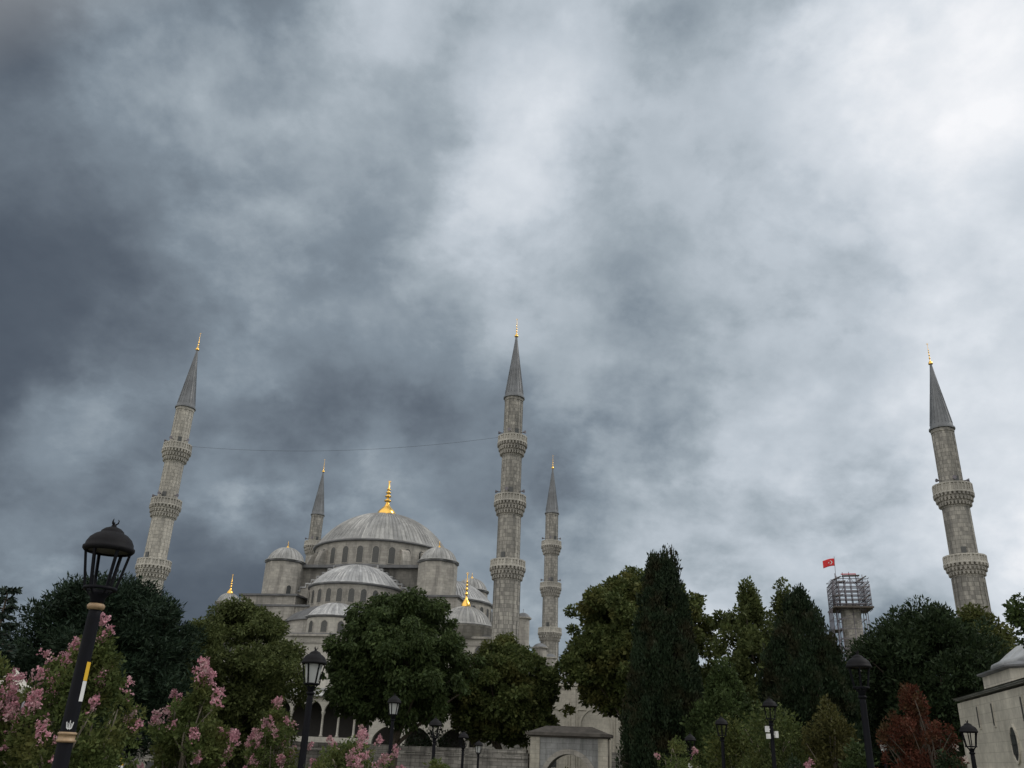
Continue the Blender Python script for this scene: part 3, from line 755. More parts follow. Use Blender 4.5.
# flag on the scaffold
FP = at(835.3, 578, math.hypot(SP[0], SP[1]) - 5.5)
t = thing('flag', 'red flag with white crescent and star flying from the scaffold top', 'flag', tuple(FP))
fz = at(835, 563, math.hypot(SP[0], SP[1]) - 5.5)[2] - FP[2]
b = MB(); b.tube([(0, 0, -3.2), (.25, 0, fz + 1.35)], .05, 8); b.build('flagpole', M['steel'], t)
FW, FH = 2.55, 1.5
def fl(s_, q_, off=0.0):                      # s_ from the hoist, q_ up
    x = -s_ * FW * .93; zt = fz + .95 - FH * (1 - q_) - s_ * s_ * .28 - s_ * .28
    return (.2 + x, .16 * math.sin(s_ * 7) * s_ + off, zt + .05 * math.sin(s_ * 5))
b = MB(); n = b.add([fl(i / 24, j / 8) for j in range(9) for i in range(25)])
for j in range(8):
    for i in range(24): a_ = n + j * 25 + i; b.face((a_, a_ + 1, a_ + 26, a_ + 25), smooth=True)
fo = b.build('flag_cloth', M['red'], t)
_s = fo.modifiers.new('thickness', 'SOLIDIFY'); _s.thickness = .012; _s.offset = 0
for off in (-.016, .016):
    b = MB(); cx, cy = .34, .5; ra, rb, dx = .25, .2, .0625; k = 24; asp = FH / FW
    o_ = []; i_ = []
    for a_ in np.linspace(R(38), R(322), k): o_.append((cx + ra * asp * math.cos(a_), cy + ra * math.sin(a_)))
    a0_ = math.atan2(ra * math.sin(R(38)), ra * math.cos(R(38)) - dx)
    for a_ in np.linspace(a0_, 2 * math.pi - a0_, k): i_.append((cx + (dx + rb * math.cos(a_)) * asp, cy + rb * math.sin(a_)))
    n = b.add([fl(*p, off) for p in o_] + [fl(*p, off) for p in i_])
    for q in range(k - 1): b.face((n + q, n + q + 1, n + k + q + 1, n + k + q))
    sc_ = (cx + .29 * asp, cy); pts = []
    for q in range(10): a_ = math.pi + q * math.pi / 5; rr_ = .125 if q % 2 == 0 else .05; pts.append((sc_[0] + rr_ * asp * math.cos(a_), sc_[1] + rr_ * math.sin(a_)))
    n = b.add([fl(*sc_, off)] + [fl(*p, off) for p in pts])
    for q in range(10): b.face((n, n + 1 + q, n + 1 + (q + 1) % 10))
    b.build('crescent_and_star', M['white'], fo)
# cable slung between two minarets
pa, pb = Vector(W(-25, -33.6, 45.6)), Vector(W(27.1, -33.6, 45.9))
b = MB(); b.tube([pa.lerp(pb, s_) + Vector((0, 0, -1.5 * 4 * s_ * (1 - s_))) for s_ in np.linspace(0, 1, 40)], .017, 6)
tag(b.build('cable', M['cable']), 'thin dark cable slung between the left and the central minaret', 'cable')

# ------------------------------------------------------------------ courtyard
cy_ = thing('courtyard_building', 'pale limestone courtyard wall with blind pointed arches behind the gate', 'building', W(57.5, -33.0, 0), RZ)
b = MB(); b.box((0, 0, 4.7), (57, 1.2, 11.8)); b.box((0, 5.5, 4.0), (57, .8, 10.4)); b.box((28.0, 32, 4.7), (1.2, 63, 11.8)); b.box((-2, 65, 4.7), (54, 1.2, 11.8))
b.build('wall', M['court'], cy_)
b = MB(); b.box((0, -.05, 10.7), (57.6, 1.75, .28)); b.box((0, -.05, 10.3), (57.3, 1.5, .2)); b.box((0, 3.2, 10.75), (57, 6.0, .25)); b.build('cornice', M['court'], cy_)
bx0 = 41.1 - 57.5; o = None
pil = MB(); pil.box((0, -.66, 4.5), (.55, .16, 11.3))
for k in range(-1, 8):
    x = bx0 + 5.8 * k
    if x < -27 or x > 27: continue
    mo = MB(); oi, oo = arch_outline(3.9, 9.0), arch_outline(3.9, 9.0, .2); kk = len(oi)
    n = mo.add([(px_, -.72, z_) for px_, z_ in oi] + [(px_, -.72, z_) for px_, z_ in oo] + [(px_, -.5, z_) for px_, z_ in oi] + [(px_, -.5, z_) for px_, z_ in oo])
    for q in range(kk):
        r_ = (q + 1) % kk; mo.face((n + q, n + r_, n + kk + r_, n + kk + q)); mo.face((n + kk + q, n + kk + r_, n + 3 * kk + r_, n + 3 * kk + q)); mo.face((n + r_, n + q, n + 2 * kk + q, n + 2 * kk + r_))
    for c_, d_ in (((0, -.64, 8.75), (5.0, .12, .14)), ((-2.45, -.64, 3.7), (.14, .12, 10)), ((2.45, -.64, 3.7), (.14, .12, 10))): mo.box(c_, d_)
    if o is None: o = mo.build('blind_arch', M['court'], cy_); op = pil.build('pilaster', M['court'], cy_); o.location = (x, 0, LOW + .1); op.location = (x - 2.9, 0, 0)
    else: part(o, 'blind_arch', cy_, (x, 0, LOW + .1)); part(op, 'pilaster', cy_, (x - 2.9, 0, 0))
    w_ = window(cy_, 1.5, 2.6, (x, -.61, .6), 0, 'court', 'window', .2)
cd = dome_mb(2.35, 10.9, 1.9, 28, rib=(.15, .09)); o = None
for k in range(10):
    p_ = (-25.5 + 5.6 * k, 3.0, 0)
    if o is None: o = cd.build('dome', M['lead'], cy_); o.location = p_
    else: part(o, 'dome', cy_, p_)

# ------------------------------------------------------------------ precinct wall and gate
def precinct(label, u0, u1, top):
    t = thing('precinct_wall', label, 'wall', W((u0 + u1) / 2, -65, LOW), RZ, None); L = u1 - u0; h = top - LOW
    b = MB(); rr = random.Random(int(u0) + 9)
    b.box((0, 0, h / 2 - .35), (L, .9, h - .7)); b.build('wall', M['precinct'], t)
    b = MB(); x = -L / 2
    for zz_, dd, hh in ((h - .62, 1.06, .2), (h - .34, .96, .3)):
        x = -L / 2
        while x < L / 2 - .3:
            wd = min(rr.uniform(.7, 1.9), L / 2 - x); b.box((x + wd / 2, rr.uniform(-.03, .03), zz_ + rr.uniform(-.015, .015)), (wd - .025, dd, hh)); x += wd
    x = -L / 2
    while x < L / 2 - .3:
        wd = min(rr.uniform(.8, 2.2), L / 2 - x); hh = rr.uniform(.22, .34); b.box((x + wd / 2, rr.uniform(-.05, .05), h - .19 + hh / 2), (wd - .03, 1.12, hh), rr.uniform(-.01, .01)); x += wd
    b.build('coping', M['precinct'], t)
    x = -L / 2 + 3.2; o = None
    while x < L / 2 - 1:
        if o is None:
            o = MB().box((0, -.455, 0), (1.5, .06, 1.25)).build('window', M['gatebuff'], t); q = MB().box((0, -.49, 0), (1.1, .02, .95)); q = q.build('pane', M['window'], o); o.location = (x, 0, .65)
        else: o2_ = part(o, 'window', t, (x, 0, .65)); part(q, 'pane', o2_)
        x += 4.4
precinct('weathered low stone wall with stacked coping left of the arched gate', -62, 37.05, 2.2)
precinct('weathered low stone wall with stacked coping right of the arched gate', 44.95, 120, 2.25)
gt = thing('gate', 'grey marble arched gate with dark eaves in the low stone wall', 'gate', W(41.0, -65, 0), RZ)
b = MB(); b.arch_wall(5.5, 3.62, 4.5, -.35, 2.42, 2.6, Matrix.Translation((0, -1.2, 0)), base=LOW, pointed=False); b.build('arch_wall', M['gatestone'], gt)
b = MB()
for t_ in range(24):
    a0_, a1_ = math.pi * t_ / 24, math.pi * (t_ + 1) / 24
    P = [((2.26 + e) * math.cos(a), -1.2 - pr_, -.35 + (2.44 + e) * math.sin(a)) for pr_ in (.14, -.02) for a, e in ((a0_, 0), (a1_, 0), (a1_, .42), (a0_, .42))]
    n = b.add(P)
    for q in ((3, 2, 1, 0), (0, 1, 5, 4), (2, 3, 7, 6)): b.face([n + i for i in q])
b.box((-2.47, -1.25, -.8), (.4, .14, .9)); b.box((2.47, -1.25, -.8), (.4, .14, .9)); b.build('archivolt', M['stone'], gt)
for sg in (-1, 1): MB().box((sg * 3.2, .05, 1.2), (.9, 2.75, 4.84)).build('pier', M['gatebuff'], gt)
b = MB(); b.box((0, .1, 3.78), (8.0, 3.5, .26)); b.box((0, .1, 3.58), (7.5, 3.0, .14)); b.build('eaves', M['gateroof'], gt)
b = MB(); n = b.add([(-3.9, -1.6, 3.91), (3.9, -1.6, 3.91), (3.9, 1.8, 3.91), (-3.9, 1.8, 3.91), (-2.3, .1, 4.55), (2.1, .1, 4.55)])
for q in ((0, 1, 5, 4), (1, 2, 5), (2, 3, 4, 5), (3, 0, 4), (3, 2, 1, 0)): b.face([n + i for i in q])
b.build('roof', M['gateroof'], gt)

# ------------------------------------------------------------------ small domed stone building on the right
TZ = -1.25; az = R(13.8); PC = at(952, 700, 57.0)
tm = thing('tomb_building', 'small buff stone domed building with slit windows at the right edge', 'building', (PC[0], PC[1], 0), -az - math.pi / 2)
# local x runs towards the camera along the visible face, y to the right of it (inside)
EZ = PC[2]; b = MB(); b.box((8.0, 6.15, (TZ + EZ) / 2 - .1), (15.6, 11.9, EZ - TZ - .2)); b.build('wall', M['tomb'], tm)
b = MB(); b.box((8.0, 6.15, EZ + .01), (15.9, 12.2, .07)); b.box((8.0, 6.15, EZ - .055), (15.75, 12.05, .05)); b.build('eaves', M['lead'], tm)
b = MB(); n = b.add([(-.1, -.05, EZ + .048), (16.1, -.05, EZ + .048), (16.1, 12.35, EZ + .048), (-.1, 12.35, EZ + .048), (3.0, 2.5, EZ + .75), (13, 2.5, EZ + .75), (13, 9.8, EZ + .75), (3.0, 9.8, EZ + .75)])
for q in ((0, 1, 5, 4), (1, 2, 6, 5), (2, 3, 7, 6), (3, 0, 4, 7), (4, 5, 6, 7)): b.face([n + i for i in q])
b.build('roof', M['lead'], tm)
DR = 5.92; DZ = at(992, 672, 52.5)[2]; DX, DY = 6.9, 6.3
b = MB(); b.lathe([(DR + .25, EZ + .1), (DR + .25, DZ - .25)], 8, (DX, DY), R(22.5), R(382.5), False); b.build('drum', M['tomb'], tm)
b = MB(); b.lathe([(DR + .2, DZ - .26), (DR + .5, DZ - .18), (DR + .5, DZ - .1), (DR - .1, DZ + .1)], 8, (DX, DY), R(22.5), R(382.5), False); b.build('drum_eaves', M['leaddark'], tm)
d = dome_mb(DR - .3, DZ, 2.5, 32, rib=(.05, .015), lip=.05, sub=3).build('dome', M['leadpale'], tm); d.location = (DX, DY, 0)
f = finial_mb(1.6, .3).build('finial', M['gold'], d); f.location = (0, 0, DZ + 2.4)
for x in (4.2, 6.9, 11.6):
    w_ = MB().box((x, .19, EZ - 1.1), (.34, .06, 1.15)).build('window', M['tomb'], tm); MB().box((x, .175, EZ - 1.1), (.17, .06, 1.0)).build('pane', M['window'], w_)
ov = [(.50 * math.cos(a), .72 * math.sin(a)) for a in np.linspace(0, 2 * math.pi, 29)[:-1]]; oo = [(x * 1.12, z * 1.16) for x, z in ov]
b = MB(); k = len(ov); n = b.add([(x, .13, z) for x, z in ov] + [(x, .13, z) for x, z in oo] + [(x, .25, z) for x, z in ov] + [(x, .25, z) for x, z in oo])
for q in range(k): r_ = (q + 1) % k; b.face((n + r_, n + q, n + k + q, n + k + r_)); b.face((n + k + r_, n + k + q, n + 3 * k + q, n + 3 * k + r_)); b.face((n + q, n + r_, n + 2 * k + r_, n + 2 * k + q))
o = b.build('window', M['tomb'], tm); o.location = (9.6, 0, 3.0)
p = MB().prism(ov, .18, .23)
for x in np.linspace(-.4, .4, 4): p.box((x, .17, 0), (.04, .04, 1.38 * math.sqrt(max(0, 1 - (x / .5) ** 2))))
for z in (-.4, 0, .4): p.box((0, .165, z), (.95 * math.sqrt(1 - (z / .72) ** 2), .035, .04))
p.build('pane', M['window'], o)
for x in (4.2, 8.0, 11.8):
    w_ = MB().box((x, .18, .7), (3.2, .08, 2.6)).build('window', M['tomb'], tm); q = MB().box((x, .165, .7), (2.8, .07, 2.3)).build('pane', M['window'], w_)

# ------------------------------------------------------------------ foliage
M['leaf_olive'] = leafmat('olive_leaves', (.056, .076, .027), (.105, .124, .044), .24, .5)
M['leaf_green'] = leafmat('green_leaves', (.034, .056, .020), (.062, .088, .030), .2, .5)
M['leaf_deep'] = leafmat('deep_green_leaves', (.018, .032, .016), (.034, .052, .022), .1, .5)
M['leaf_dusk'] = leafmat('plane_leaves', (.046, .068, .022), (.105, .126, .042), .24, .4, (.13, .125, .04))
M['leaf_pine'] = leafmat('pine_needles', (.014, .028, .018), (.028, .046, .026), .05, .5)
M['leaf_cypress'] = leafmat('cypress_sprays', (.012, .024, .012), (.024, .038, .018), .05, .6, (.032, .028, .014))
M['leaf_cedar'] = leafmat('cedar_needles', (.020, .036, .028), (.036, .052, .038), .05, .6)
M['leaf_yellow'] = leafmat('yellowing_leaves', (.058, .074, .022), (.098, .106, .034), .22, .7)
M['leaf_young'] = leafmat('dull_yellow_green_leaves', (.050, .055, .018), (.085, .080, .028), .2, .7)
M['leaf_red'] = leafmat('rust_red_leaves', (.070, .024, .016), (.13, .046, .028), .2, 1.2, (.055, .050, .022))
M['leaf_myrtle'] = leafmat('crape_myrtle_leaves', (.058, .086, .026), (.115, .145, .048), .3, 1.6, (.13, .13, .042))
M['leaf_shrub'] = leafmat('shrub_leaves', (.045, .062, .018), (.095, .105, .032), .25, 1.1)
M['petal_pink'] = leafmat('pink_petals', (.50, .22, .28), (.60, .36, .41), .3, 5, (.52, .42, .40))
M['petal_deep'] = leafmat('deep_pink_petals', (.60, .10, .22), (.70, .22, .34), .3, 5)
M['petal_dusty'] = leafmat('dusty_pink_petals', (.44, .20, .25), (.56, .35, .385), .3, 5, (.42, .32, .29))
M['petal_white'] = leafmat('cream_petals', (.78, .72, .66), (.80, .70, .66), .3, 5)

def leaf_mesh(name, P, D, L, Wd, mt, rs, parent, fold=.25):
    """one small folded rhombus per leaf: positions P, directions D, lengths L, widths Wd"""
    N = len(P); D = D / np.linalg.norm(D, axis=1, keepdims=True)
    q = rs.normal(size=(N, 3)); S = np.cross(D, q); S /= np.linalg.norm(S, axis=1, keepdims=True) + 1e-9
    U = np.cross(S, D); L = L[:, None]; Wd = Wd[:, None]
    mid = P + D * L * .45 - U * L * fold * .3
    V = np.stack([P, mid + S * Wd * .5 + U * L * fold * .3, P + D * L, mid - S * Wd * .5 + U * L * fold * .3], 1).reshape(-1, 3).astype(np.float32)
    me = bpy.data.meshes.new(name)
    me.vertices.add(4 * N); me.vertices.foreach_set('co', V.ravel())
    me.loops.add(4 * N); me.loops.foreach_set('vertex_index', np.arange(4 * N, dtype=np.int32))
    me.polygons.add(N); me.polygons.foreach_set('loop_start', np.arange(0, 4 * N, 4, dtype=np.int32))
    try: me.polygons.foreach_set('loop_total', np.full(N, 4, dtype=np.int32))
    except Exception: pass
    me.materials.append(M[mt]); me.update(calc_edges=True); me.validate()
    o = bpy.data.objects.new(name, me); col.objects.link(o); o.parent = parent; return o
def interp(prof, t): return np.interp(t, [p[0] for p in prof], [p[1] for p in prof])
def lumps(rs, n=7):
    k = rs.uniform(1, 4.6, n); p = rs.uniform(0, 6.28, n); q = rs.uniform(1.5, 8, n); a = rs.uniform(.3, 1, n) / n
    return lambda t, ph: sum(a[i] * np.sin(np.round(k[i]) * ph + q[i] * t + p[i]) for i in range(n)) * 1.6
STY = {   # leaf direction: outward, up, random
    'broad': (.7, -.15, .9), 'poplar': (.5, .5, .7), 'cypress': (.35, 1.3, .4), 'pine': (.8, .5, .55), 'droop': (.7, -.9, .5), 'shrub': (.6, .5, .8)}
def crown(rs, prof, z0, z1, ncl, cr, nl, style, irr=.22, shell=.5, squash=.85, wisps=.12):
    """leaf positions and directions of a crown made of many leaf clumps inside an uneven envelope"""
    lf = lumps(rs); ts = np.linspace(0, 1, 200); rr_ = interp(prof, ts); w_ = rr_ ** 1.4 + .03 * rr_.max()
    t = np.interp(rs.uniform(0, 1, ncl), np.cumsum(w_) / w_.sum(), ts); ph = rs.uniform(0, 2 * math.pi, ncl)
    Rt = interp(prof, t); env = Rt * (1 + irr * lf(t * 3, ph))
    c_r = cr * rs.uniform(.55, 1.35, ncl) * np.clip(Rt / Rt.max() + .42, .5, 1.1)
    rad = np.maximum(env - c_r * .55, 0) * (shell + (1 - shell) * rs.uniform(0, 1, ncl)) ** .6
    nt_ = max(3, ncl // 22); t[:nt_] = rs.uniform(.82, 1.0, nt_); Rt = interp(prof, t); env = Rt * (1 + irr * .5 * lf(t * 3, ph)); rad[:nt_] = np.maximum(env[:nt_] - c_r[:nt_] * .6, 0) * rs.uniform(0, 1, nt_) ** .5
    out = rs.uniform(0, 1, ncl) < wisps; out[:nt_] = False; rad = np.where(out, env * rs.uniform(.95, 1.1, ncl), rad); c_r = np.where(out, c_r * .55, c_r)
    C = np.stack([rad * np.cos(ph), rad * np.sin(ph), z0 + (z1 - z0) * t], 1)
    k = c_r ** 2; k = np.maximum(1, (nl * k / k.sum()).astype(int)); idx = np.repeat(np.arange(ncl), k); N = len(idx)
    u = rs.normal(size=(N, 3)); u /= np.linalg.norm(u, axis=1, keepdims=True)
    rr2 = c_r[idx] * rs.uniform(.12, 1, N) ** .55
    if style == 'cypress': u2 = u * np.array([.75, .75, 1.9])
    elif style == 'poplar': u2 = u * np.array([.8, .8, 1.35])
    else: u2 = u * np.array([1, 1, squash])
    P = C[idx] + u2 * rr2[:, None]
    o, up, rn = STY[style]; ax = P * np.array([1, 1, 0]); ax /= np.linalg.norm(ax, axis=1, keepdims=True) + .3
    D = (ax * .5 + u * .8) * o + np.array([0, 0, up]) + rs.normal(size=(N, 3)) * rn
    return P, D, C, c_r
def limb(mb, a, b, ra, rb, rs, n=6, sag=.08, sides=6):
    a = np.array(a, float); b = np.array(b, float); L = np.linalg.norm(b - a); pts = []
    mid = (a + b) / 2 + np.array([*(rs.normal(size=2) * L * .06), L * sag])
    for i in range(n + 1):
        s_ = i / n; pts.append((1 - s_) ** 2 * a + 2 * s_ * (1 - s_) * mid + s_ * s_ * b)
    mb.tube(pts, [ra + (rb - ra) * i / n for i in range(n + 1)], sides)
def tree(name, label, cat, base, h, prof, t0=.2, style='broad', mt='leaf_green', ncl=120, cr=1.2, nl=16000, ll=.34, lw=.6, tr=.35, seed=1, group=None,
         bark='bark', irr=.22, shell=.12, wisps=.12, nlimb=14, stems=1, squash=.85):
    rs = np.random.RandomState(seed); x, y = base[:2]; zb = gz(x, y) if len(base) < 3 else base[2]
    t = thing(name, label, cat, (x, y, zb), 0, group)
    P, D, C, c_r = crown(rs, prof, h * t0, h * .985 - cr * .75, ncl, cr, nl, style, irr, shell, squash, wisps)
    N = len(P); L = ll * np.clip(np.exp(rs.normal(size=N) * .36), .45, 1.9)
    leaf_mesh('crown', P, D, L, L * lw * rs.uniform(.7, 1.2, N), mt, rs, t)
    mb = MB(); hc = h * (t0 + (.985 - t0) * .62)
    for s_ in range(stems):
        o = np.array([0, 0, 0.]) if stems == 1 else np.array([math.cos(s_ * 2.4) * tr * 1.3, math.sin(s_ * 2.4) * tr * 1.3, 0])
        top = np.array([rs.normal() * .03 * h, rs.normal() * .03 * h, hc]) if stems == 1 else np.array([math.cos(s_ * 2.4) * h * .16, math.sin(s_ * 2.4) * h * .16, hc])
        k = 8; pts = [o + (top - o) * i / k + np.array([*(rs.normal(size=2) * .012 * h * (0 < i < k)), 0]) for i in range(k + 1)]
        rad = [tr * (1 - .8 * i / k) * (1.35 if i == 0 else 1) for i in range(k + 1)]; mb.tube(pts, rad, 9)
        for c_ in C[rs.choice(len(C), min(nlimb, len(C)), False)]:
            i = int(np.clip((c_[2] * .62 - h * .05) / hc * k, 1, k - 1)); limb(mb, pts[i], c_, rad[i] * .55, max(.012, tr * .06), rs)
    mb.build('trunk', M[bark], t)
    return t, C, c_r, rs
def px_tree(px, d): p = at(px, 757, d); return (p[0], p[1])
def top_h(px, py, d): p = at(px, py, d); return p[2] - gz(p[0], p[1])
def px_w(n, d): return n * d / 858.0

def T(name, label, cat, px, py, wpx, d, prof, **kw):
    """a tree whose top stands at a bearing and height measured off the photograph, d metres away"""
    p = at(px, py, d); b = at(px, py, d)[:2]; h = top_h(px, py, d); k = wpx / 2 * d / 800.0
    return tree(name, label, cat, (b[0], b[1]), h, [(a, r * k) for a, r in prof], **kw)
ROUND = [(0, .35), (.12, .75), (.35, 1.0), (.6, .95), (.8, .7), (.93, .4), (1, .12)]
EGG = [(0, .5), (.15, .85), (.4, 1.0), (.65, .85), (.85, .5), (1, .1)]
G1 = 'trees between the park and the mosque'
T('pine_tree', 'broad dark pine in front of the left minaret', 'tree', 120, 573, 146, 78, [(0, .5), (.15, .85), (.4, 1), (.65, .98), (.82, .8), (.93, .62), (1, .3)], t0=.10, style='pine', mt='leaf_pine', ncl=494, cr=1.15, nl=199375, ll=0.305, lw=.32, tr=.4, seed=11, group=G1, irr=0.28, wisps=.22, squash=1.0)
T('olive_tree', 'dense olive green tree left of the mosque, right of the dark pine', 'tree', 244, 598, 132, 88, [(0, .5), (.15, .8), (.4, 1), (.62, .98), (.8, .8), (.92, .5), (1, .2)], t0=.12, mt='leaf_olive', ncl=247, cr=1.05, nl=117087, ll=0.269, lw=.5, tr=.32, seed=12, group=G1, irr=0.34)
T('broadleaf_tree', 'dark green broad tree standing before the mosque half domes', 'tree', 406, 586, 138, 92, [(0, .2), (.1, .6), (.3, .98), (.55, .98), (.75, .8), (.9, .6), (1, .3)], t0=0.27, style='droop', mt='leaf_green', ncl=260, cr=1.1, nl=141375, ll=0.322, lw=.48, tr=.5, seed=53, group=G1, irr=0.3, bark='bark')
T('broadleaf_tree', 'lower round tree with yellow green top below the central minaret', 'tree', 507, 633, 108, 97, [(0, .4), (.12, .8), (.35, 1), (.6, .92), (.8, .68), (.93, .4), (1, .12)], t0=.29, mt='leaf_dusk', ncl=221, cr=1.0, nl=108750, ll=0.296, lw=.6, tr=.42, seed=54, group=G1, irr=0.27)
T('plane_tree', 'large round plane tree behind the tall dark cypress', 'tree', 638, 567, 142, 95, [(0, .12), (.12, .62), (.3, .95), (.5, 1.0), (.7, .93), (.87, .66), (.96, .4), (1, .2)], t0=.30, mt='leaf_dusk', ncl=312, cr=1.08, nl=148625, ll=0.322, lw=.6, tr=.42, seed=15, group=G1, irr=0.24, bark='barkpale', wisps=.2)
T('cypress_tree', 'tallest dark cypress with a blunt cut top', 'tree', 662, 551, 86, 68, [(0, .8), (.12, .95), (.3, .90), (.5, .74), (.7, .58), (.82, .46), (.93, .40), (1, .36)], t0=.03, style='cypress', mt='leaf_cypress', ncl=561, cr=.62, nl=158412, ll=0.215, lw=.4, tr=.3, seed=16, group=G1, irr=.10, shell=.7, wisps=.08)
T('poplar_tree', 'slender pale green poplar between the tall cypress and the dark conifer', 'tree', 747, 580, 78, 88, [(0, .7), (.2, 1.0), (.4, .95), (.6, .8), (.8, .55), (.92, .3), (1, .1)], t0=.10, style='poplar', mt='leaf_olive', ncl=227, cr=.85, nl=47125, ll=0.286, lw=.6, tr=.26, seed=17, group=G1, irr=0.42, wisps=.25)
T('poplar_tree', 'second pale poplar peeking out behind the dark conifer', 'tree', 783, 584, 50, 93, [(0, .8), (.3, 1.0), (.6, .85), (.85, .55), (1, .15)], t0=.15, style='poplar', mt='leaf_olive', ncl=157, cr=.85, nl=34437, ll=0.286, lw=.6, tr=.24, seed=37, group=G1, irr=.3, wisps=.25)
T('conifer_tree', 'dense black green conifer with a pointed top left of the scaffold', 'tree', 797, 588, 82, 70, [(0, .72), (.15, .95), (.35, 1.0), (.55, .92), (.72, .74), (.87, .46), (.95, .28), (1, .1)], t0=.04, style='cypress', mt='leaf_cypress', ncl=456, cr=.68, nl=123975, ll=0.215, lw=.4, tr=.28, seed=18, group=G1, irr=.16, shell=.65)
T('evergreen_tree', 'huge dark evergreen in front of the right minaret', 'tree', 920, 599, 124, 76, [(0, .6), (.2, .92), (.45, 1.0), (.68, .96), (.84, .8), (.94, .56), (1, .3)], t0=.10, style='pine', mt='leaf_deep', ncl=403, cr=1.05, nl=137750, ll=0.269, lw=.42, tr=.4, seed=19, group=G1, irr=.22, squash=.95)
T('broadleaf_tree', 'yellow tinged tree showing right of the huge dark evergreen', 'tree', 972, 600, 88, 84, [(0, .5), (.2, .9), (.5, 1), (.75, .8), (.9, .5), (1, .2)], t0=.10, mt='leaf_yellow', ncl=210, cr=1.05, nl=58543, ll=0.286, lw=.55, tr=.32, seed=20, group=G1, irr=.25)
T('broadleaf_tree', 'loose leafy tree reaching in at the right picture edge', 'tree', 1066, 552, 88, 44, ROUND, t0=0.6, mt='leaf_green', ncl=157, cr=.42, nl=30993, ll=0.152, lw=.55, tr=.16, seed=21, group=G1, irr=.3, wisps=.3)
T('shrub_tree', 'thin leafy tree in the gap under the scaffold', 'tree', 848, 662, 56, 82, EGG, t0=.05, style='poplar', mt='leaf_dusk', ncl=140, cr=.9, nl=22383, ll=0.269, lw=.6, tr=.16, seed=22, irr=.3, wisps=.3)
T('shrub_tree', 'mid green bushy tree at the foot of the pale poplar', 'tree', 722, 655, 74, 62, [(0, .7), (.2, 1.0), (.5, .95), (.75, .65), (.9, .35), (1, .1)], t0=.04, style='poplar', mt='leaf_green', ncl=210, cr=.6, nl=55100, ll=0.179, lw=.55, tr=.16, seed=23, irr=.3, wisps=.2)
T('maple_tree', 'rust red leaved small tree in front of the huge dark evergreen', 'tree', 909, 676, 60, 41, [(0, .5), (.15, .8), (.3, 1.0), (.5, .85), (.62, .9), (.75, .5), (.86, .42), (1, .06)], t0=.10, style='poplar', mt='leaf_red', ncl=97, cr=0.42, nl=23562, ll=0.108, lw=.5, tr=.07, seed=28, group=G1, irr=.6, wisps=.5, nlimb=22, stems=4)
T('young_tree', 'young yellowing tree on a thin pale trunk below the dark conifer', 'tree', 826, 693, 42, 44, [(0, .45), (.25, .95), (.5, 1.0), (.75, .75), (1, .2)], t0=.30, style='poplar', mt='leaf_young', ncl=105, cr=.36, nl=9968, ll=0.126, lw=.5, tr=.06, seed=25, bark='barkpale', irr=.35, stems=1, wisps=.25, nlimb=10)
# cedar at the left edge: tiers of flat boughs
def cedar(label, px, py, d, wpx, seed):
    rs = np.random.RandomState(seed); p = at(px, py, d); h = top_h(px, py, d); t = thing('cedar_tree', label, 'tree', (p[0], p[1], gz(p[0], p[1])), 0, G1)
    mb = MB(); mb.tube([(0, 0, 0), (.05, 0, h * .5), (0, 0, h)], [.3, .18, .03], 9); Ps = []; Ds = []
    for i in range(19):
        s_ = (i / 18) ** .9; z = h * (.12 + .87 * s_); Rm = wpx / 2 * d / 800 * (1.12 - s_) * 1.0 + .22
        for j in range(4):
            ph = rs.uniform(0, 6.28); L = Rm * rs.uniform(.55, 1.2); e = np.array([math.cos(ph) * L, math.sin(ph) * L, z + L * rs.uniform(-.12, .12)])
            limb(mb, (0, 0, z - .1), e, .05, .012, rs, 5, .1, 5)
            n = int(40 + 100 * L / 2.2); q = rs.uniform(.15, 1.05, n); B = np.array([0, 0, z])[None] * (1 - q[:, None]) + e[None] * q[:, None]; B[:, 2] += q * (1 - q) * L * .2
            sd = np.array([-math.sin(ph), math.cos(ph), 0]); wd = (.14 + .22 * (1 - q)) * L * .9
            P = B + sd[None] * (rs.normal(size=n) * wd)[:, None] + np.stack([np.zeros(n), np.zeros(n), rs.uniform(-.16, .05, n)], 1)
            Ps.append(P); Ds.append(np.array([math.cos(ph), math.sin(ph), -.35])[None] + rs.normal(size=(n, 3)) * .55)
    P = np.concatenate(Ps); N = len(P); L = .26 * rs.uniform(.6, 1.3, N); leaf_mesh('crown', P, np.concatenate(Ds), L, L * .4, 'leaf_cedar', rs, t); mb.build('trunk', M['bark'], t)
cedar('layered dark cedar at the left picture edge', 9, 588, 52, 40, 31)

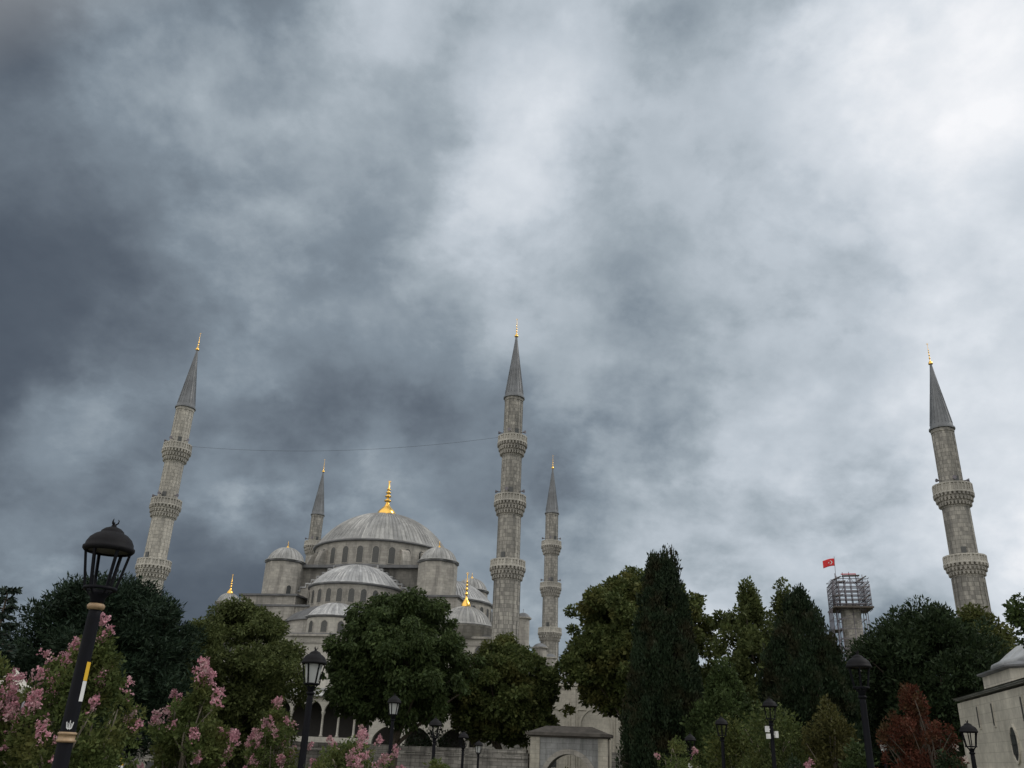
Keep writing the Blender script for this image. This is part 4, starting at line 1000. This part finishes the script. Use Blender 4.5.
# crape myrtles: upright stems, dense small leaves, panicles of crinkled flowers at the shoot ends
def myrtle(label, px, py, wpx, d, seed, blooms=12, petal='petal_pink', nl=15000, name='crape_myrtle', mt='leaf_myrtle', t0=.10, bl=.085, prof=None, kind_='shrub', ll=.062, extra=()):
    p = at(px, py, d); h = top_h(px, py, d); k = wpx / 2 * d / 800.0
    prof = prof or [(0, .42), (.2, .72), (.45, 1.0), (.65, .9), (.82, .62), (.94, .36), (1, .16)]
    t, C, c_r, rs = tree(name, label, 'flowering shrub', (p[0], p[1]), h * .96, [(a, r * k) for a, r in prof], t0=t0, style='shrub', mt=mt, ncl=120, cr=k * .25, nl=int(nl * .95), ll=ll, lw=.5, tr=.045, seed=seed,
                         group='flowering shrubs in the foreground' if name == 'crape_myrtle' else None, bark='barkpale', irr=.32, stems=5, nlimb=8, wisps=.2)
    Ps = []; Ds = []; stem = MB()
    sc_ = np.linalg.norm(C[:, :2], axis=1) / (k * 1.0) + 1.5 * C[:, 2] / h + rs.uniform(0, .75, len(C)) - (C[:, 1] > k * .4) * .5
    for c_ in C[np.argsort(-sc_)[:blooms]]:
        o = np.array([c_[0], c_[1], 0]); o = o / (np.linalg.norm(o) + .05); dr = o * rs.uniform(.1, .5) + np.array([0, 0, 1.0]) + rs.normal(size=3) * .2; dr /= np.linalg.norm(dr)
        s_ = bl * rs.uniform(.6, 1.45); b0 = c_ + dr * k * .16; n = int(330 * (s_ / .17) ** 1.5)
        limb(stem, c_ * np.array([.3, .3, .6]), b0 + dr * s_ * 2.2, .008, .003, rs, 4, .0, 4)
        # each panicle is a handful of florets
        m_ = int(rs.randint(9, 19)); fa = rs.uniform(0, 1, m_); fr_ = (1 - fa) ** .7 * s_ * .75 + .02
        fp = b0 + dr[None] * (fa * s_ * 2.3)[:, None] + rs.normal(size=(m_, 3)) * fr_[:, None] * .7
        idx = rs.randint(0, m_, n); Ps.append(fp[idx] + rs.normal(size=(n, 3)) * .026 * (s_ / .17) ** .5); Ds.append(rs.normal(size=(n, 3)) + dr)
    P = np.concatenate(Ps); N = len(P); L = .034 * rs.uniform(.6, 1.5, N) * (d / 14.0) ** .35
    leaf_mesh('blossom', P, np.concatenate(Ds), L, L * .9, petal, rs, t, fold=.5)
    stem.build('flower_stem', M['leaf_myrtle'], t)
    return t
myrtle('crape myrtle with dusty pink blossom at the far left edge', 2, 646, 64, 15.8, 41, 20, 'petal_dusty')
myrtle('tallest pink crape myrtle right behind the big left lamp', 102, 618, 98, 15.0, 42, 27, 'petal_pink', 26000)
myrtle('pink crape myrtle left of the medium lamp, standing by itself', 203, 662, 66, 17.0, 43, 22, 'petal_pink', 20000)
myrtle('dusty pink crape myrtle just left of the lamp with white glass', 281, 694, 48, 24.5, 44, 22, 'petal_dusty', 17000)
myrtle('low sparsely flowering crape myrtle right of the lamp with white glass', 352, 727, 84, 20.0, 45, 20, 'petal_dusty', 17000)
myrtle('small reddish flowering shrub below the tall cypress', 676, 728, 44, 30.0, 46, 4, 'petal_dusty', 9000, bl=.07)
myrtle('pink rose bush before the low wall under the dark conifer', 792, 747, 34, 28.0, 47, 8, 'petal_dusty', 5000, name='rose_bush', mt='leaf_deep', bl=.10)
myrtle('cream rose bush in front of the arched gate', 567, 764, 26, 16.0, 48, 5, 'petal_white', 5000, name='rose_bush', mt='leaf_shrub', bl=.05)
myrtle('white flowering shrub beside the small domed building', 946, 732, 30, 42.0, 49, 5, 'petal_white', 8000, name='white_shrub', mt='leaf_deep', bl=.12)
def shrub(label, px, py, wpx, d, seed, mt='leaf_shrub', nl=9000, ll=.075, style='shrub'):
    p = at(px, py, d); h = top_h(px, py, d); k = wpx / 2 * d / 800.0
    tree('shrub', label, 'shrub', (p[0], p[1]), h, [(a, r * k) for a, r in EGG], t0=.05, style=style, mt=mt, ncl=80, cr=k * .33, nl=nl, ll=ll * (d / 20) ** .7, lw=.5, tr=.05, seed=seed, bark='barkpale', irr=.3, stems=3, nlimb=6, wisps=.2)
shrub('tall olive shrub behind the lamp carrying white loudspeakers', 772, 690, 78, 46, 61, 'leaf_dusk', 15000)
shrub('green shrub left of the lamp carrying white loudspeakers', 728, 712, 62, 50, 62, 'leaf_shrub', 10000)
shrub('low round green shrub at the foot of the large right lamp', 853, 736, 44, 27, 63, 'leaf_green', 7000)
shrub('narrow low green shrub in front of the wall, right of the third lamp', 437, 752, 44, 26, 64, 'leaf_myrtle', 6000)
shrub('dark green shrub between the red tree and the domed building', 942, 742, 40, 38, 65, 'leaf_deep', 7000)
shrub('low dark shrub below the cream blossom of the far left myrtle', 12, 716, 60, 17, 66, 'leaf_deep', 12000)
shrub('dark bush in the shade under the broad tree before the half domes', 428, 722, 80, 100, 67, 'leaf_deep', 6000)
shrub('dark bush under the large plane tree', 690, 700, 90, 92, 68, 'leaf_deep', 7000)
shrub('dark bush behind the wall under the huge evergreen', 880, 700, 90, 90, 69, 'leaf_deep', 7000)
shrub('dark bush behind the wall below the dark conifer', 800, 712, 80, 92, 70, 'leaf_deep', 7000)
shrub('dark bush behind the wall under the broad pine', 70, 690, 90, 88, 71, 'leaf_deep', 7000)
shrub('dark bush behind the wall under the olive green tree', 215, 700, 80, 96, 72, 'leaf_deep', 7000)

# ------------------------------------------------------------------ park lamps
def lamp_parts(t, h, lean, glass, bands, hood_h=.34, S=1.0):
    """h: height of the lantern top above the ground"""
    lz = h - 1.13 * S                                     # lantern foot
    b = MB(); b.lathe([(.16, 0), (.16, .25), (.12, .32), (.115, .9), (.11, .95), (.094, 1.0), (.078, lz - .12), (.07, lz - .02), (.055, lz)], 20)
    post = b.build('post', M['black'], t)
    for z_ in bands:
        b = MB(); r_ = .09; b.lathe([(r_, z_), (r_ + .02, z_ + .01), (r_ + .02, z_ + .03), (r_ + .008, z_ + .035), (r_ + .008, z_ + .085), (r_ + .02, z_ + .09), (r_ + .02, z_ + .11), (r_, z_ + .12)], 20); b.build('gold_band', M['brass'], t)
    b = MB(); b.lathe([(.055, lz - .03), (.10, lz - .01), (.11, lz + .03), (.09, lz + .055), (.06, lz + .06)], 20); b.build('collar', M['brass' if bands else 'black'], t)
    b = MB(); b.lathe([(.05, lz + .05), (.07, lz + .06), (.085, lz + .09), (.095, lz + .13), (.12, lz + .165), (.125, lz + .185), (.03, lz + .19)], 24)
    zb = lz + .245 * S; rb, rt = .185 * S, .275 * S; zt = lz + .735 * S
    b.lathe([(rb - .02, zb - .02), (rb + .02, zb - .02), (rb + .025, zb), (rb + .02, zb + .02), (rb - .02, zb + .02), (rb - .02, zb - .02)], 24, cap=False)
    for k in range(6): A = math.pi * k / 3 + .2; b.bar((.1 * math.cos(A), .1 * math.sin(A), lz + .16), ((rb) * math.cos(A), rb * math.sin(A), zb), .02)
    b.build('lantern_base', M['black'], t)
    for k in range(6):
        A = math.pi * k / 3 + .2; b = MB(); b.bar((rb * math.cos(A), rb * math.sin(A), zb), (rt * math.cos(A), rt * math.sin(A), zt), .034, .03); b.build('glazing_bar', M['black'], t)
    b = MB(); R_ = .31 * S
    b.lathe([(rt - .02, zt - .015), (rt + .02, zt - .015), (R_, zt + .0), (R_ + .012, zt + .015), (R_ + .012, zt + .045), (R_ - .01, zt + .06), (R_ * .95, zt + .10 * S), (R_ * .84, zt + .165 * S), (R_ * .66, zt + .215 * S), (R_ * .50, zt + .24 * S), (R_ * .47, zt + .245 * S), (R_ * .46, zt + .265 * S), (R_ * .33, zt + .30 * S), (R_ * .14, zt + .325 * S), (.022, zt + .335 * S)], 36, cap=False)
    b.lathe([(R_ * .97, zt + .012), (rt * .98, zt + .015), (.16, zt + .14), (.05, zt + .2)], 24, cap=False, mi=1)
    hood = b.build('hood', [M['hood'], M['hood_underside']], t); zf = zt + .33 * S
    b = MB(); b.lathe([(.03, zf - .01), (.034, zf + .01), (.02, zf + .03), (.012, h - .03), (.003, h)], 10)
    for k in range(3):
        A = 2.1 * k + .4; b.tube([(.012 * math.cos(A), .012 * math.sin(A), zf + .02), (.045 * math.cos(A), .045 * math.sin(A), zf + .05), (.05 * math.cos(A), .05 * math.sin(A), zf + .085), (.035 * math.cos(A), .035 * math.sin(A), zf + .10)], [.011, .01, .007, .003], 6)
    b.build('finial', M['hood'], hood)
    b = MB(); b.lathe([(.045, zt + .05), (.045, zt + .17)], 12); b.build('bulb_socket', M['black'], t)
    if glass:
        b = MB(); b.lathe([(rb - .03, zb + .02), (rt - .05, zt - .01)], 6, (0, 0), .2, .2 + 2 * math.pi, False, cap=False); b.build('frosted_glass', M['frost'], t)
def lamp(label, px, py, d, glass, bands=(), rz=0.0, sticker=False, boxes=False):
    p = at(px, py, d); zb = gz(p[0], p[1]); t = thing('street_lamp', label, 'street lamp', (p[0], p[1], zb), rz, 'black lantern lamps in the park')
    lamp_parts(t, p[2] - zb, 0, glass, bands)
    return t, p[2] - zb
LS = 'street_lamp'
t, h = lamp('largest black lantern lamp with a yellow and white sticker at the left', 115, 522, 12.5, False, (at(64, 746, 12.5)[2] + .06,), .1)
# sticker and painted tulip mark on the big lamp's post, on the side facing the path
pp = t.location; fa = math.atan2(-pp.y, -pp.x) - .1
def on_post(a, z, r=.0845): return Vector((r * math.cos(a), r * math.sin(a), z))
def patch(a0, a1, z0, z1, r, name, mt, zr=lambda z: 0):
    b = MB(); k = 5; n = b.add([on_post(a0 + (a1 - a0) * i / k, z, r) for z in (z0, z1) for i in range(k + 1)] + [on_post(a0 + (a1 - a0) * i / k, z, r - .004) for z in (z0, z1) for i in range(k + 1)])
    for i in range(k): b.face((n + i, n + i + 1, n + k + 2 + i, n + k + 1 + i), smooth=True)
    return b.build(name, M[mt], t)
zq = lambda py: at(70, py, 12.5)[2] - t.location.z
patch(fa + R(28), fa + R(72), zq(680), zq(661), .0905, 'sticker', 'yellow')
patch(fa + R(28), fa + R(72), zq(701), zq(680) - .004, .0905, 'sticker', 'white')
zm = zq(730)
b = MB()
def quadp(pts, r=.0935):
    n = b.add([on_post(fa + R(2) + x / .09, zm + z, r) for x, z in pts] + [on_post(fa + R(2) + x / .09, zm + z, r - .006) for x, z in pts]); k = len(pts)
    b.face([n + i for i in range(k)])
    for i in range(k): j = (i + 1) % k; b.face((n + j, n + i, n + k + i, n + k + j))
quadp([(-.008, .01), (.008, .01), (.004, .10), (0, .112), (-.004, .10)])
for s_ in (-1, 1):
    quadp([(s_ * .006, .0), (s_ * .030, .018), (s_ * .042, .085), (s_ * .034, .092), (s_ * .022, .034), (s_ * .006, .018)][::s_])
    quadp([(s_ * .012, .03), (s_ * .018, .036), (s_ * .022, .075), (s_ * .017, .08)][::s_])
b.build('tulip_mark', M['white'], t)
lamp('medium lamp with white frosted lantern in front of the mosque gallery', 316, 648, 23.8, True)
lamp('small lamp with white panes in front of the broad tree trunk', 395, 694, 42, True)
lamp('small dark lamp, second from the left of the three below the yellow green tree', 436, 717, 45, False)
lamp('tiny lamp before the low wall, between the dark lamp and the farthest lamp', 464, 731, 57, False)
lamp('tiny farthest lamp close to the left side of the arched gate', 479, 740, 70, True)
lamp('small dark lamp half hidden by shrubs between the tall cypress and the loudspeaker lamp', 721, 716, 46, False)
tl, hl = lamp('lamp with white loudspeaker boxes under its lantern', 769, 697, 41, False)
for dx_, dz_, s_ in ((-.20, -1.30, .24), (-.17, -1.58, .2), (.17, -1.50, .26)):
    MB().box((dx_, -.05, hl + dz_), (.13, .14, s_), .3).bar((0, 0, hl + dz_), (dx_, -.05, hl + dz_), .04).build('loudspeaker', M['white'], tl)
lamp('large dark lamp standing before the gap under the scaffold', 857, 652, 25, False)
lamp('black lamp standing out against the pale wall of the small domed building', 967, 721, 38.5, False)
lamp('tiny lamp left of the rust red tree', 882, 737, 62, True)
tl, hl = lamp('tiny lamp with a white notice on its post, right of the tall cypress', 690, 733, 52, False)
MB().box((-.1, -.12, hl - 1.75), (.22, .03, .42)).build('notice', M['white'], tl)
# floodlight post behind the big lamp
p = at(127, 735, 34); zb = gz(p[0], p[1]); t = thing('floodlight', 'short dark floodlight post with a yellow and white sticker before the left wall', 'floodlight', (p[0], p[1], zb)); hh = p[2] - zb
b = MB(); b.tube([(0, 0, 0), (0, 0, hh - .02)], [.07, .055], 12); b.build('post', M['black'], t)
b = MB(); b.box((.22, 0, hh - .08), (.62, .34, .1)); b.box((.22, 0, hh + .0), (.5, .24, .06)); b.bar((0, 0, hh - .25), (.2, 0, hh - .1), .04)
for i in range(6): b.box((.0 + i * .09, 0, hh + .05), (.02, .22, .06))
b.build('lamp_head', M['black'], t)
b = MB(); b.lathe([(.064, hh - .95), (.066, hh - .94), (.066, hh - .72)], 14, cap=False); b.build('sticker', M['yellow'], t)
b = MB(); b.lathe([(.066, hh - 1.2), (.067, hh - .95)], 14, cap=False); b.build('sticker', M['white'], t)
# white canopy of a park stall behind the far left flowers
p = at(16, 668, 26); zb = gz(p[0], p[1]); t = thing('stall', 'white peaked canopy of a stall behind the far left blossom', 'stall', (p[0], p[1], zb), .3); hh = p[2] - zb
b = MB(); q = .45; ez = hh - .45
n = b.add([(-q, -q, ez), (q, -q, ez), (q, q, ez), (-q, q, ez), (0, 0, hh)])
m_ = [(-.32, -.32, hh - .38), (.32, -.32, hh - .38), (.32, .32, hh - .38), (-.32, .32, hh - .38)]; n2 = b.add(m_)
for i in range(4):
    j = (i + 1) % 4; b.face((n + i, n + j, n2 + j, n2 + i)); b.face((n2 + i, n2 + j, n + 4))
can = b.build('canopy', M['canvas'], t); s_ = can.modifiers.new('thickness', 'SOLIDIFY'); s_.thickness = .01
b = MB()
for i in range(4):
    c0, c1 = [((-q, -q), (q, -q)), ((q, -q), (q, q)), ((q, q), (-q, q)), ((-q, q), (-q, -q))][i]
    for k in range(10):
        a = Vector((*c0, 0)).lerp(Vector((*c1, 0)), (k + .05) / 10); e = Vector((*c0, 0)).lerp(Vector((*c1, 0)), (k + .95) / 10); m_ = (a + e) / 2
        n = b.add([(a.x, a.y, ez), (e.x, e.y, ez), (e.x, e.y, ez - .16), (m_.x, m_.y, ez - .22), (a.x, a.y, ez - .16)]); b.face([n + u_ for u_ in range(5)])
v_ = b.build('valance', M['canvas'], t); s_ = v_.modifiers.new('thickness', 'SOLIDIFY'); s_.thickness = .008
for x, y in ((-q, -q), (q, -q), (q, q), (-q, q)): MB().tube([(x * .97, y * .97, 0), (x * .97, y * .97, ez)], .03, 8).build('leg', M['steel'], t)
b = MB(); b.box((0, 0, .5), (1.4, 1.4, 1.0)); b.box((0, 0, 1.02), (1.55, 1.55, .05)); b.build('counter', M['canvas'], t)
# pale stone pillar behind the wall
x, y, _z = W(46.9, -62.5); t = thing('stone_pillar', 'pale stone pillar standing behind the low wall, right of the gate', 'pillar', (x, y, LOW), RZ)
MB().box((0, 0, 2.3), (.62, .5, 4.6)).box((0, 0, .2), (.8, .7, .4)).build('shaft', M['pale'], t); MB().box((0, 0, 4.68), (.78, .62, .16)).build('cap', M['pale'], t)
